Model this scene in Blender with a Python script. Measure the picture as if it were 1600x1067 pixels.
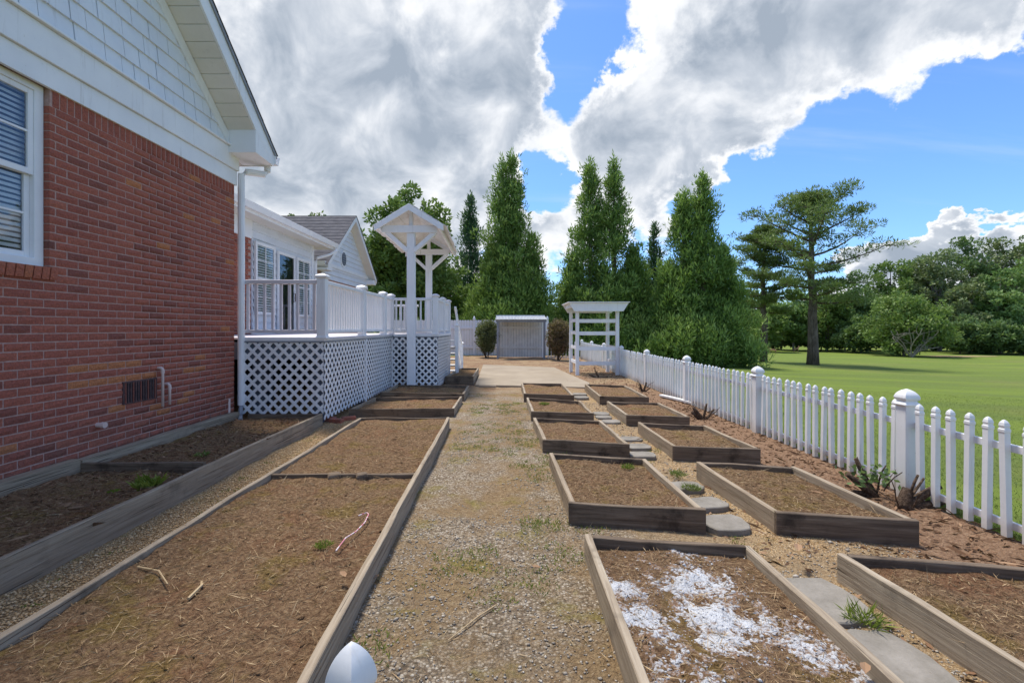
import bpy, bmesh, math, random
import numpy as np
from mathutils import Vector, Matrix, noise

random.seed(7); RNG = np.random.default_rng(11)
S = bpy.context.scene
for o in list(bpy.data.objects): bpy.data.objects.remove(o)
COL = S.collection
R = math.radians
F, CX, HY, H = 750.0, 795.0, 513.0, 1.40     # photo focal length (px), vanishing point, horizon row, eye height

# ------------------------------------------------------------------ camera
cam = bpy.data.cameras.new('camera'); camo = bpy.data.objects.new('camera', cam); COL.objects.link(camo)
camo.location = (0, 0, H); camo.rotation_euler = (R(90), 0, 0)
cam.sensor_width = 36; cam.lens = F / 1600 * 36
cam.shift_x = (800 - CX) / 1600; cam.shift_y = -(533.5 - HY) / 1600
cam.clip_start = 0.05; cam.clip_end = 2000
S.camera = camo

# ------------------------------------------------------------------ light
SUN_EL, SUN_AZ = R(69), R(-38)               # azimuth measured from +Y towards +X
sdir = Vector((math.sin(SUN_AZ)*math.cos(SUN_EL), math.cos(SUN_AZ)*math.cos(SUN_EL), math.sin(SUN_EL)))
sun = bpy.data.lights.new('sun', 'SUN'); suno = bpy.data.objects.new('sun', sun); COL.objects.link(suno)
sun.energy = 2.8; sun.angle = R(10); sun.color = (1.0, 0.95, 0.87)
suno.rotation_euler = sdir.to_track_quat('Z', 'Y').to_euler(); suno.location = (0, 0, 30)

S.view_settings.view_transform = 'Standard'; S.view_settings.look = 'None'
S.view_settings.gamma = 1; S.view_settings.use_curve_mapping = False
S.view_settings.exposure = 0.82

class NT:
    """tiny node-graph writer"""
    def __init__(s, tree): s.t = tree; s.n = tree.nodes; s.l = tree.links; s.n.clear()
    def node(s, typ, ins=None, **props):
        nd = s.n.new(typ)
        for k, v in props.items(): setattr(nd, k, v)
        for k, v in (ins or {}).items(): s.set(nd.inputs[k], v)
        return nd
    def set(s, sock, v):
        if hasattr(v, 'is_output'): s.l.new(v, sock)
        elif hasattr(v, 'outputs'): s.l.new(v.outputs[0], sock)
        else:
            try: sock.default_value = v
            except Exception: sock.default_value = tuple(v) + (1,)
    def m(s, op, a, b=0.0, c=0.0, clamp=False):
        nd = s.node('ShaderNodeMath', operation=op, use_clamp=clamp)
        for i, v in enumerate((a, b, c)): s.set(nd.inputs[i], v)
        return nd.outputs[0]
    def vm(s, op, a, b=(0,0,0)):
        nd = s.node('ShaderNodeVectorMath', operation=op); s.set(nd.inputs[0], a); s.set(nd.inputs[1], b)
        return nd.outputs['Value'] if op in ('DOT_PRODUCT', 'LENGTH', 'DISTANCE') else nd.outputs[0]
    def scale(s, a, k):
        nd = s.node('ShaderNodeVectorMath', operation='SCALE'); s.set(nd.inputs[0], a); s.set(nd.inputs['Scale'], k); return nd.outputs[0]
    def ss(s, x, lo, hi, a=0.0, b=1.0):
        nd = s.node('ShaderNodeMapRange', interpolation_type='SMOOTHSTEP')
        for k, v in (('Value', x), ('From Min', lo), ('From Max', hi), ('To Min', a), ('To Max', b)): s.set(nd.inputs[k], v)
        return nd.outputs[0]
    def noise(s, vec, scale, detail=4, rough=0.55, dist=0.0, out=0):
        nd = s.node('ShaderNodeTexNoise', {'Vector': vec, 'Scale': scale, 'Detail': detail, 'Roughness': rough, 'Distortion': dist}); return nd.outputs[out]
    def voro(s, vec, scale, out='Distance', feature='F1', rnd=1.0):
        nd = s.node('ShaderNodeTexVoronoi', {'Vector': vec, 'Scale': scale, 'Randomness': rnd}, feature=feature); return nd.outputs[out]
    def mix(s, f, a, b, mode='MIX'):
        nd = s.node('ShaderNodeMix', data_type='RGBA', blend_type=mode, clamp_factor=True)
        s.set(nd.inputs[0], f); s.set(nd.inputs[6], a if not isinstance(a, tuple) or len(a) == 4 else a + (1,)); s.set(nd.inputs[7], b if not isinstance(b, tuple) or len(b) == 4 else b + (1,))
        return nd.outputs[2]
    def ramp(s, f, stops):
        nd = s.node('ShaderNodeValToRGB'); e = nd.color_ramp.elements
        while len(e) < len(stops): e.new(0.5)
        for el, (p, c) in zip(e, stops): el.position = p; el.color = tuple(c) + (1,)
        s.set(nd.inputs[0], f); return nd.outputs[0]
    def sep(s, v):
        nd = s.node('ShaderNodeSeparateXYZ'); s.set(nd.inputs[0], v); return nd.outputs
    def comb(s, x, y, z):
        nd = s.node('ShaderNodeCombineXYZ'); [s.set(nd.inputs[i], v) for i, v in enumerate((x, y, z))]; return nd.outputs[0]

def pxdir(px, py): return Vector(((px-CX)/F, 1.0, (HY-py)/F)).normalized()

# world: Nishita sky with cumulus laid over it by direction
W = bpy.data.worlds.new('World'); S.world = W; W.use_nodes = True
g = NT(W.node_tree)
sky = g.node('ShaderNodeTexSky', sky_type='NISHITA', sun_disc=False, sun_elevation=SUN_EL, sun_rotation=SUN_AZ, air_density=1.0, dust_density=0.6, ozone_density=2.2)
tc = g.node('ShaderNodeTexCoord').outputs['Generated']
d = g.vm('NORMALIZE', tc); dx, dy, dz = g.sep(d)
zz = g.m('ADD', g.m('MAXIMUM', dz, 0.0), 0.16)
pl = g.comb(g.m('DIVIDE', dx, zz), g.m('DIVIDE', dy, zz), 0.0)       # flat cloud layer seen in perspective
mixv = g.vm('ADD', g.scale(pl, 0.45), g.scale(d, 2.2))
big = g.noise(mixv, 1.0, 2, 0.5)
med = g.noise(mixv, 2.6, 9, 0.58, 0.15)
fine = g.noise(g.vm('ADD', mixv, (3.1, 1.7, 0.4)), 8.0, 8, 0.62, 0.2)
warp = g.vm('SUBTRACT', g.noise(mixv, 3.4, 8, 0.6, out=1), (.5, .5, .5))
dw = g.vm('NORMALIZE', g.vm('ADD', d, g.scale(warp, 0.22)))
dens = g.m('ADD', g.m('MULTIPLY', g.m('SUBTRACT', big, .5), .5), g.m('ADD', g.m('MULTIPLY', g.m('SUBTRACT', med, .5), 1.15), g.m('MULTIPLY', g.m('SUBTRACT', fine, .5), .45)))
# cloud masses and clear gaps as broad cones: (px, py, angular radius, weight)
blobs = [(560,130,.42,.36),(700,60,.25,.20),(420,250,.30,.30),(640,290,.22,.24),(800,70,.12,.18),(790,190,.12,.16),(1060,120,.22,.30),(1010,210,.16,.26),(520,330,.25,.3),
         (1160,190,.15,.28),(1190,245,.09,.20),(1290,40,.20,.32),(1500,30,.22,.32),(1450,110,.10,.18),(960,290,.11,.22),(1000,330,.07,.16),(840,385,.07,.30),(1480,405,.075,1.1),(1580,398,.080,1.1),(1400,412,.065,.95),(1320,418,.06,.7),(1590,10,.2,.36),(1400,50,.14,.26),
         (912,50,.085,-.62),(885,130,.07,-.50),(850,300,.06,-.45),(845,240,.05,-.22),(1370,235,.19,-.66),(1540,235,.18,-.70),(1150,330,.09,-.40),(1250,320,.15,-.45),(1590,190,.10,-.36),(1080,310,.05,-.22)]
for px, py, rad, wgt in blobs:
    c = g.vm('DOT_PRODUCT', dw, tuple(pxdir(px, py)))
    dens = g.m('ADD', dens, g.ss(c, math.cos(rad*1.35), math.cos(rad*0.15), 0.0, wgt))
cov = g.ss(dens, -0.02, 0.26)
soft = g.noise(g.vm('ADD', mixv, (7.3, 2.2, 5.1)), 2.6, 7, 0.55, 0.4)
thick = g.m('ADD', g.ss(dens, 0.12, 0.78, 0, .72), g.m('ADD', g.m('MULTIPLY', g.m('SUBTRACT', soft, .5), 2.4), g.m('MULTIPLY', g.m('SUBTRACT', med, .5), -.5)), clamp=True)
ccol = g.ramp(thick, [(0.0, (5.6, 5.65, 5.75)), (0.3, (4.7, 4.85, 5.1)), (0.65, (3.1, 3.4, 3.85)), (1.0, (2.0, 2.35, 2.85))])
skyc = g.mix(1.0, sky.outputs[0], (0.62, 0.86, 1.18), 'MULTIPLY')
cirr = g.m('MULTIPLY', g.ss(g.noise(g.vm('MULTIPLY', pl, (0.5, 2.6, 1)), 1.3, 5, 0.6), 0.5, 0.85), 0.25)
skyc = g.mix(cirr, skyc, (4.6, 4.9, 5.3))
fin = g.mix(cov, skyc, ccol)
bg = g.node('ShaderNodeBackground', {'Color': fin, 'Strength': 0.11})
g.l.new(bg.outputs[0], g.node('ShaderNodeOutputWorld').inputs[0])

# ------------------------------------------------------------------ materials
MATS = {}
def material(name, rough=0.8, bump=None, spec=0.3):
    """decorator: fn(g, P) -> colour socket, or (colour, bump height, strength, distance)"""
    def deco(fn):
        m = bpy.data.materials.new(name); m.use_nodes = True; gg = NT(m.node_tree)
        bs = gg.node('ShaderNodeBsdfPrincipled', {'Roughness': rough, 'Specular IOR Level': spec})
        res = fn(gg, gg.node('ShaderNodeTexCoord').outputs['Object'])
        if isinstance(res, tuple) and len(res) == 4 and not isinstance(res[0], float):
            col, hgt, st, dist = res
            b = gg.node('ShaderNodeBump', {'Height': hgt, 'Strength': st, 'Distance': dist}); gg.l.new(b.outputs[0], bs.inputs['Normal'])
        else: col = res
        gg.set(bs.inputs['Base Color'], col if not isinstance(col, tuple) else col + (1,))
        gg.l.new(bs.outputs[0], gg.node('ShaderNodeOutputMaterial').inputs[0])
        MATS[name] = m; return m
    return deco
def tint(g): return g.node('ShaderNodeAttribute', attribute_name='tint').outputs['Fac']
def rnd(g): return g.node('ShaderNodeObjectInfo').outputs['Random']

@material('brick', 0.88)
def _(g, P):
    t = tint(g); wp = g.node('ShaderNodeNewGeometry').outputs['Position']
    base = g.ramp(t, [(0.0, (.25,.095,.070)), (0.3, (.41,.122,.082)), (0.65, (.50,.152,.096)), (0.9, (.56,.185,.112)), (1.0, (.66,.25,.09))])
    n = g.noise(wp, 60, 5, 0.7); n2 = g.noise(wp, 9, 4, 0.6)
    c = g.mix(g.ss(n, 0.35, 0.75), g.mix(0.45, base, (.10,.045,.040)), base)
    c = g.mix(g.ss(n2, 0.62, 0.8, 0, .45), c, (.21,.15,.125))
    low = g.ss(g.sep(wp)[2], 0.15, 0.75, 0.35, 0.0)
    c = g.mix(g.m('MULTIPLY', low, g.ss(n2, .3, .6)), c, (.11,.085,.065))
    return (c, g.m('ADD', g.noise(wp, 90, 4, .7), g.m('MULTIPLY', g.noise(wp, 28, 3, .6), 1.6)), 1.0, 0.010)
@material('mortar', 0.95)
def _(g, P):
    n = g.noise(P, 30, 5, .7)
    return (g.ramp(n, [(.3, (.36,.215,.18)), (.7, (.50,.345,.30))]), n, .5, .004)
def white(name, c0, c1, rough=0.5, grime=(.30,.27,.22), gs=.35):
    @material(name, rough, spec=.4)
    def _(g, P):
        wp = g.node('ShaderNodeNewGeometry').outputs['Position']
        n = g.noise(wp, 2.3, 5, .65); st = g.noise(g.vm('MULTIPLY', wp, (14, 14, 1.2)), 1.0, 4, .65); f = g.noise(wp, 45, 3, .6)
        c = g.mix(g.ss(n, .3, .7), c0, c1)
        c = g.mix(g.m('MULTIPLY', g.ss(st, .56, .78), gs), c, grime)
        c = g.mix(g.m('MULTIPLY', g.ss(f, .66, .76), gs*.7), c, grime)
        if name == 'fence_vinyl': c = g.mix(g.m('MULTIPLY', g.ss(g.m('ADD', g.sep(wp)[2], g.m('MULTIPLY', n, .35)), .42, .12), .55), c, (.42,.33,.22))
        return (c, f, .12, .003)
white('white_vinyl', (.76,.76,.77), (.82,.82,.82), .42, gs=.22)
white('fence_vinyl', (.72,.71,.70), (.82,.81,.80), .45, (.28,.23,.16), .42)
white('white_paint', (.76,.77,.79), (.82,.83,.84), .55)
white('worn_white_paint', (.62,.60,.56), (.74,.73,.70), .7, (.25,.19,.12), .65)
white('siding_paint', (.66,.69,.74), (.72,.75,.79), .55, gs=.15)
white('shake_paint', (.68,.71,.76), (.75,.78,.82), .65, (.35,.33,.3), .3)
white('soffit_paint', (.70,.68,.62), (.76,.74,.69), .6, gs=.15)
white('mauve_shade_paint', (.60,.56,.59), (.68,.64,.66), .6, gs=.2)  # white paint with the front railing's shade put in as mauve
white('grey_metal', (.20,.22,.25), (.27,.29,.32), .45, (.12,.1,.08), .4)
white('joist_paint', (.10,.12,.16), (.13,.15,.19), .7)
white('pvc_pink', (.62,.47,.42), (.70,.55,.50), .5, (.35,.12,.08), .5)
white('corrugated_sheet', (.60,.59,.57), (.70,.69,.67), .45, (.33,.28,.23), .6)

@material('weathered_wood', 0.9, spec=.15)
def _(g, P):
    wp = g.node('ShaderNodeNewGeometry').outputs['Position']; r = rnd(g)
    pp = g.vm('ADD', g.vm('MULTIPLY', P, (1.2, 26, 26)), g.comb(g.m('MULTIPLY', r, 37), 0, 0))
    gr = g.noise(pp, 1.6, 6, .65, .6); blot = g.noise(g.vm('ADD', P, g.comb(g.m('MULTIPLY', r, 91), 0, 0)), 3.2, 5, .65)
    crack = g.noise(g.vm('MULTIPLY', P, (.8, 60, 60)), 1.3, 3, .5, .3)
    c = g.ramp(gr, [(.25, (.17,.128,.088)), (.5, (.34,.275,.20)), (.75, (.48,.41,.31))])
    c = g.mix(g.ss(r, .0, 1., .0, .3), c, (.20,.135,.08))
    c = g.mix(g.ss(blot, .52, .76, 0, .6), c, (.07,.056,.043))
    c = g.mix(g.ss(g.noise(wp, 5, 4, .6), .62, .8, 0, .35), c, (.10,.105,.05))
    c = g.mix(g.ss(crack, .64, .70, 0, .7), c, (.03,.022,.016))
    return (c, g.m('SUBTRACT', gr, g.ss(crack, .62, .70)), .7, .006)
@material('dark_shaded_wood', 0.85, spec=.15)  # darker copy of weathered_wood; shade of camera-facing boards put into its colour
def _(g, P):
    r = rnd(g)
    pp = g.vm('ADD', g.vm('MULTIPLY', P, (1.2, 26, 26)), g.comb(g.m('MULTIPLY', r, 37), 0, 0))
    gr = g.noise(pp, 1.6, 6, .65, .6); blot = g.noise(g.vm('ADD', P, g.comb(g.m('MULTIPLY', r, 51), 0, 0)), 4.2, 5, .65)
    c = g.ramp(gr, [(.25, (.07,.05,.036)), (.5, (.155,.114,.08)), (.78, (.28,.22,.16))])
    c = g.mix(g.ss(blot, .48, .72, 0, .75), c, (.022,.017,.014))
    return (c, gr, .7, .006)
@material('soil', 0.95, spec=.1)
def _(g, P):
    wp = g.node('ShaderNodeNewGeometry').outputs['Position']
    n = g.noise(wp, 2.2, 5, .65); f = g.noise(wp, 42, 7, .78); mo = g.noise(g.vm('ADD', wp, (5, 2, 0)), 3.0, 7, .72); b = g.noise(wp, 9, 6, .72)
    c = g.ramp(f, [(.30, (.075,.043,.024)), (.44, (.215,.125,.068)), (.56, (.37,.23,.125)), (.72, (.56,.40,.24))])
    c = g.mix(g.ss(n, .5, .70, 0, .55), c, g.ramp(f, [(.3, (.10,.04,.02)), (.7, (.46,.20,.10))]))
    c = g.mix(g.ss(mo, .50, .66, 0, .70), c, g.ramp(f, [(.3, (.10,.065,.014)), (.7, (.44,.31,.085))]))
    c = g.mix(g.ss(b, .54, .72, 0, .5), c, (.09,.054,.033))
    c = g.mix(g.ss(g.voro(wp, 70), .0, .2, .6, 0), c, (.50,.40,.27))
    return (c, g.m('ADD', f, g.noise(wp, 130, 3, .7)), 1.0, .03)
@material('garden_ground', 0.95, spec=.12)
def _(g, P):
    wp = g.node('ShaderNodeNewGeometry').outputs['Position']; x, y, z = g.sep(wp)
    wob = g.m('MULTIPLY', g.m('SUBTRACT', g.noise(wp, 2.5, 4, .6), .5), .7)
    cell = g.node('ShaderNodeTexVoronoi', {'Vector': wp, 'Scale': 75.0}); cr = g.sep(cell.outputs['Color'])[0]
    cell2 = g.node('ShaderNodeTexVoronoi', {'Vector': wp, 'Scale': 130.0}); cr2 = g.sep(cell2.outputs['Color'])[1]
    f = g.noise(wp, 42, 7, .78); n = g.noise(wp, 2.4, 6, .70); n2 = g.noise(g.vm('ADD', wp, (9, 4, 0)), 1.6, 6, .68)
    grav = g.ramp(cr, [(0, (.15,.115,.075)), (.4, (.32,.25,.17)), (.75, (.46,.38,.28)), (1, (.64,.57,.46))])
    grav = g.mix(g.ss(cell.outputs['Distance'], .35, .75, 0, .8), grav, (.17,.12,.08))
    thatch = g.ramp(f, [(.28, (.12,.075,.04)), (.5, (.27,.18,.095)), (.72, (.43,.325,.185))])
    path = g.mix(g.ss(n2, .41, .60), grav, thatch)
    path = g.mix(g.ss(n, .52, .68, 0, .75), path, g.ramp(f, [(.3, (.13,.105,.022)), (.7, (.31,.25,.065))]))
    pea = g.ramp(cr2, [(0, (.30,.17,.075)), (.5, (.58,.38,.18)), (1, (.76,.60,.39))])
    pea = g.mix(g.ss(cell2.outputs['Distance'], .3, .75, 0, .7), pea, (.14,.085,.045))
    pea = g.mix(g.ss(n, .55, .7, 0, .6), pea, (.22,.19,.05))
    mul = g.ramp(f, [(.28, (.10,.058,.036)), (.5, (.26,.155,.092)), (.72, (.45,.31,.20))])
    c = g.mix(g.ss(g.m('ADD', x, wob), -1.95, -1.6), pea, path)
    mid = g.ramp(f, [(.28, (.17,.105,.06)), (.5, (.36,.25,.14)), (.72, (.55,.43,.27))])
    c = g.mix(g.ss(g.m('ADD', x, wob), .75, 1.15), c, g.mix(g.ss(n2, .42, .6), mid, pea))
    c = g.mix(g.ss(g.m('ADD', x, wob), 2.3, 2.7), c, mul)
    c = g.mix(g.ss(g.m('ADD', y, wob), 9.5, 12), c, g.mix(g.ss(n2, .4, .6), mid, mul))
    h = g.m('ADD', g.m('MULTIPLY', f, 1.0), g.m('MULTIPLY', g.m('SUBTRACT', 1.0, cell.outputs['Distance']), .5))
    return (c, h, 1.0, .022)
@material('lawn', 0.9, spec=.15)
def _(g, P):
    x, y, z = g.sep(P)
    n = g.noise(P, .16, 4, .6); st = g.noise(g.vm('MULTIPLY', P, (.06, .55, 1)), 1.2, 4, .6); f = g.noise(P, 26, 5, .75); m = g.noise(P, 2.1, 4, .6)
    c = g.ramp(f, [(.25, (.072,.106,.02)), (.5, (.138,.188,.037)), (.75, (.23,.27,.07))])
    c = g.mix(g.ss(g.noise(P, 7, 5, .7), .5, .7, 0, .5), c, (.09,.12,.03))
    c = g.mix(g.ss(st, .42, .60, 0, .65), c, (.19,.25,.034))
    c = g.mix(g.ss(n, .5, .68, 0, .4), c, (.20,.20,.062))
    c = g.mix(g.ss(m, .58, .75, 0, .5), c, (.17,.145,.065))
    return (c, g.m('ADD', f, m), .9, .05)
@material('concrete', 0.85)
def _(g, P):
    n = g.noise(P, 1.1, 6, .65); f = g.noise(P, 30, 4, .7); s = g.noise(g.vm('MULTIPLY', P, (1, 3, 1)), 1.4, 5, .7)
    c = g.ramp(n, [(.3, (.27,.215,.15)), (.7, (.38,.31,.225))])
    c = g.mix(g.ss(s, .6, .75, 0, .45), c, (.20,.155,.11))
    c = g.mix(g.ss(f, .62, .8, 0, .35), c, (.22,.18,.13))
    return (c, f, .3, .004)
@material('stepping_stone', 0.9)
def _(g, P):
    wp = g.node('ShaderNodeNewGeometry').outputs['Position']; n = g.noise(wp, 7, 6, .7); f = g.noise(wp, 60, 4, .7)
    c = g.ramp(n, [(.3, (.17,.15,.12)), (.7, (.29,.26,.22))])
    return (g.mix(g.ss(f, .55, .75, 0, .5), c, (.17,.14,.10)), g.m('ADD', n, f), .5, .006)
@material('asphalt_shingle', 0.95)
def _(g, P):
    wp = g.node('ShaderNodeNewGeometry').outputs['Position']; n = g.noise(wp, 55, 4, .7); b = g.noise(g.vm('MULTIPLY', wp, (5, 7, 12)), 1.0, 2, .5)
    c = g.ramp(b, [(.3, (.055,.052,.056)), (.7, (.12,.112,.115))])
    return (g.mix(g.ss(n, .4, .7, 0, .5), c, (.17,.16,.16)), n, .4, .004)
@material('bark', 0.95, spec=.1)
def _(g, P):
    n = g.noise(g.vm('MULTIPLY', P, (7, 7, 1.6)), 1.5, 6, .7, .4)
    return (g.ramp(n, [(.3, (.05,.037,.028)), (.5, (.13,.10,.078)), (.75, (.25,.205,.165))]), n, 1.0, .05)
@material('pale_bark', 0.95, spec=.1)
def _(g, P):
    n = g.noise(g.vm('MULTIPLY', P, (5, 5, 1.6)), 1.5, 6, .7)
    return (g.ramp(n, [(.3, (.14,.115,.09)), (.7, (.38,.34,.28))]), n, 1.0, .05)
@material('stump_bark', 0.95, spec=.1)
def _(g, P):
    n = g.noise(g.vm('MULTIPLY', P, (30, 30, 30)), 1.5, 6, .7)
    return (g.ramp(n, [(.3, (.03,.02,.014)), (.5, (.10,.066,.045)), (.75, (.24,.175,.125))]), n, 1.0, .02)
def foliage(name, stops, transl=.35, rough=.55):
    m = bpy.data.materials.new(name); m.use_nodes = True; gg = NT(m.node_tree)
    wp = gg.node('ShaderNodeNewGeometry').outputs['Position']
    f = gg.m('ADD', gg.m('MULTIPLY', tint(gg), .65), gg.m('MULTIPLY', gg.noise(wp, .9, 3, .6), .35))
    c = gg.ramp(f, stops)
    bs = gg.node('ShaderNodeBsdfPrincipled', {'Base Color': c, 'Roughness': rough, 'Specular IOR Level': .25})
    tr = gg.node('ShaderNodeBsdfTranslucent', {'Color': gg.mix(.5, c, (.12,.20,.02))})
    mx = gg.node('ShaderNodeMixShader', {0: transl}); gg.l.new(bs.outputs[0], mx.inputs[1]); gg.l.new(tr.outputs[0], mx.inputs[2])
    gg.l.new(mx.outputs[0], gg.node('ShaderNodeOutputMaterial').inputs[0]); MATS[name] = m
foliage('cedar_leaf', [(.1, (0.079,0.147,0.036)), (.5, (0.202,0.310,0.070)), (.9, (0.456,0.574,0.154))])
foliage('fir_leaf', [(.1, (0.036,0.074,0.036)), (.5, (0.074,0.138,0.066)), (.9, (0.144,0.222,0.102))])
foliage('pine_needle', [(.1, (0.081,0.121,0.039)), (.5, (0.167,0.230,0.069)), (.9, (0.310,0.368,0.127))])
foliage('broad_leaf', [(.1, (0.078,0.126,0.031)), (.5, (0.168,0.252,0.060)), (.9, (0.312,0.396,0.120))])
foliage('olive_leaf', [(.1, (0.102,0.132,0.054)), (.5, (0.198,0.240,0.102)), (.9, (0.324,0.372,0.180))])
foliage('bright_leaf', [(.1, (0.099,0.171,0.044)), (.5, (0.198,0.308,0.088)), (.9, (0.341,0.451,0.165))])
foliage('deep_leaf', [(.1, (0.072,0.124,0.046)), (.5, (0.150,0.227,0.078)), (.9, (0.273,0.364,0.137))])
foliage('shrub_leaf', [(.1, (.06,.08,.03)), (.5, (.14,.17,.07)), (.9, (.36,.34,.19))])
foliage('red_shrub_leaf', [(.1, (.07,.065,.03)), (.5, (.20,.13,.075)), (.9, (.40,.25,.17))])
foliage('grass_blade', [(.1, (.09,.13,.02)), (.5, (.15,.20,.04)), (.9, (.25,.27,.09))], .3)
foliage('weed_leaf', [(.1, (.09,.13,.02)), (.5, (.17,.22,.03)), (.9, (.32,.34,.06))], .3)
foliage('straw', [(.1, (.14,.08,.045)), (.45, (.34,.225,.12)), (.75, (.54,.40,.23)), (1., (.70,.58,.40))], .1, .9)
foliage('mulch_chip', [(.1, (.07,.035,.02)), (.5, (.22,.12,.065)), (1., (.46,.30,.18))], .05, .9)
foliage('pebble', [(.05, (.10,.085,.07)), (.4, (.27,.235,.19)), (.7, (.42,.37,.30)), (1., (.66,.62,.55))], 0, .8)
foliage('pea_pebble', [(.05, (.22,.12,.05)), (.4, (.50,.31,.14)), (.7, (.66,.47,.26)), (1., (.80,.68,.50))], 0, .8)
@material('powder', 1.0, spec=.0)
def _(g, P):
    n = g.noise(P, 14, 6, .7); f = g.noise(P, 85, 4, .75)
    w = g.mix(g.ss(n, .3, .65), (.55,.545,.55), (.76,.765,.775))
    d_ = g.ramp(g.noise(P, 34, 6, .72), [(.28, (.14,.085,.052)), (.5, (.30,.185,.115)), (.72, (.45,.32,.21))])
    fac = g.ss(g.m('ADD', tint(g), g.m('MULTIPLY', g.m('SUBTRACT', f, .5), 1.1)), -.05, .40)
    return (g.mix(fac, d_, w), g.m('ADD', n, f), 1.0, .02)
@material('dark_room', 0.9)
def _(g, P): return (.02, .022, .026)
@material('blind_slat', 0.6)
def _(g, P): return (.80, .81, .82)
@material('vent_iron', 0.7)
def _(g, P):
    n = g.noise(P, 20, 4, .6); return g.ramp(n, [(.3, (.05,.035,.035)), (.7, (.14,.075,.07))])
@material('tape_pink', 0.6)
def _(g, P): return g.mix(g.ss(g.noise(P, 60, 1, .5), .48, .52), (.62,.22,.25), (.72,.62,.6))
@material('deer_coat', 0.9)
def _(g, P): return g.ramp(g.noise(P, 6, 3, .6), [(.3, (.25,.14,.07)), (.7, (.36,.22,.12))])
@material('bare_sand', 0.95)
def _(g, P): return g.ramp(g.noise(P, 2, 5, .7), [(.3, (.30,.20,.10)), (.7, (.45,.32,.18))])
def glass(name):
    m = bpy.data.materials.new(name); m.use_nodes = True; gg = NT(m.node_tree)
    fr = gg.node('ShaderNodeFresnel', {'IOR': 1.55}).outputs[0]
    mx = gg.node('ShaderNodeMixShader', {0: gg.m('ADD', fr, .04, clamp=True)})
    gg.l.new(gg.node('ShaderNodeBsdfTransparent', {'Color': (.95,.97,.98,1)}).outputs[0], mx.inputs[1])
    gg.l.new(gg.node('ShaderNodeBsdfGlossy', {'Color': (.9,.93,1,1), 'Roughness': .02}).outputs[0], mx.inputs[2])
    gg.l.new(mx.outputs[0], gg.node('ShaderNodeOutputMaterial').inputs[0]); MATS[name] = m
glass('window_glass')

# ------------------------------------------------------------------ building helpers
WM = {}
def P(px, py, z=0.0):
    """photo pixel -> point on the level plane at height z"""
    y = F*(H - z)/(py - HY); return Vector(((px-CX)/F*y, y, z))
def link(o, parent=None, M=None):
    M = M or Matrix.Identity(4); COL.objects.link(o)
    if parent is not None:
        o.parent = parent; o.matrix_parent_inverse = WM[parent].inverted()
    o.matrix_basis = M; WM[o] = M
    return o
def tag(o, label=None, cat=None, group=None, kind=None):
    for k, v in (('label', label), ('category', cat), ('group', group), ('kind', kind)):
        if v: o[k] = v
    return o
def thing(name, loc, label, cat, group=None):
    o = bpy.data.objects.new(name, None); o.empty_display_size = .2
    link(o, None, Matrix.Translation(Vector(loc))); return tag(o, label, cat, group)
def np_mesh(name, V, Fc, t=None, mat=None, smooth=False):
    V = np.asarray(V, dtype=np.float32); Fc = np.asarray(Fc, dtype=np.int32); k = Fc.shape[1]
    me = bpy.data.meshes.new(name); me.vertices.add(len(V)); me.vertices.foreach_set('co', V.ravel())
    me.loops.add(Fc.size); me.loops.foreach_set('vertex_index', Fc.ravel())
    me.polygons.add(len(Fc)); me.polygons.foreach_set('loop_start', np.arange(0, Fc.size, k, dtype=np.int32)); me.polygons.foreach_set('loop_total', np.full(len(Fc), k, dtype=np.int32))
    me.update(calc_edges=True); me.validate()
    if t is not None and len(me.vertices) == len(t):
        a = me.attributes.new('tint', 'FLOAT', 'POINT'); a.data.foreach_set('value', np.asarray(t, dtype=np.float32))
    if smooth: me.polygons.foreach_set('use_smooth', np.ones(len(me.polygons), dtype=bool))
    if mat: me.materials.append(MATS[mat])
    return me
def obj(name, me, parent=None, M=None): return link(bpy.data.objects.new(name, me), parent, M)

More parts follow.
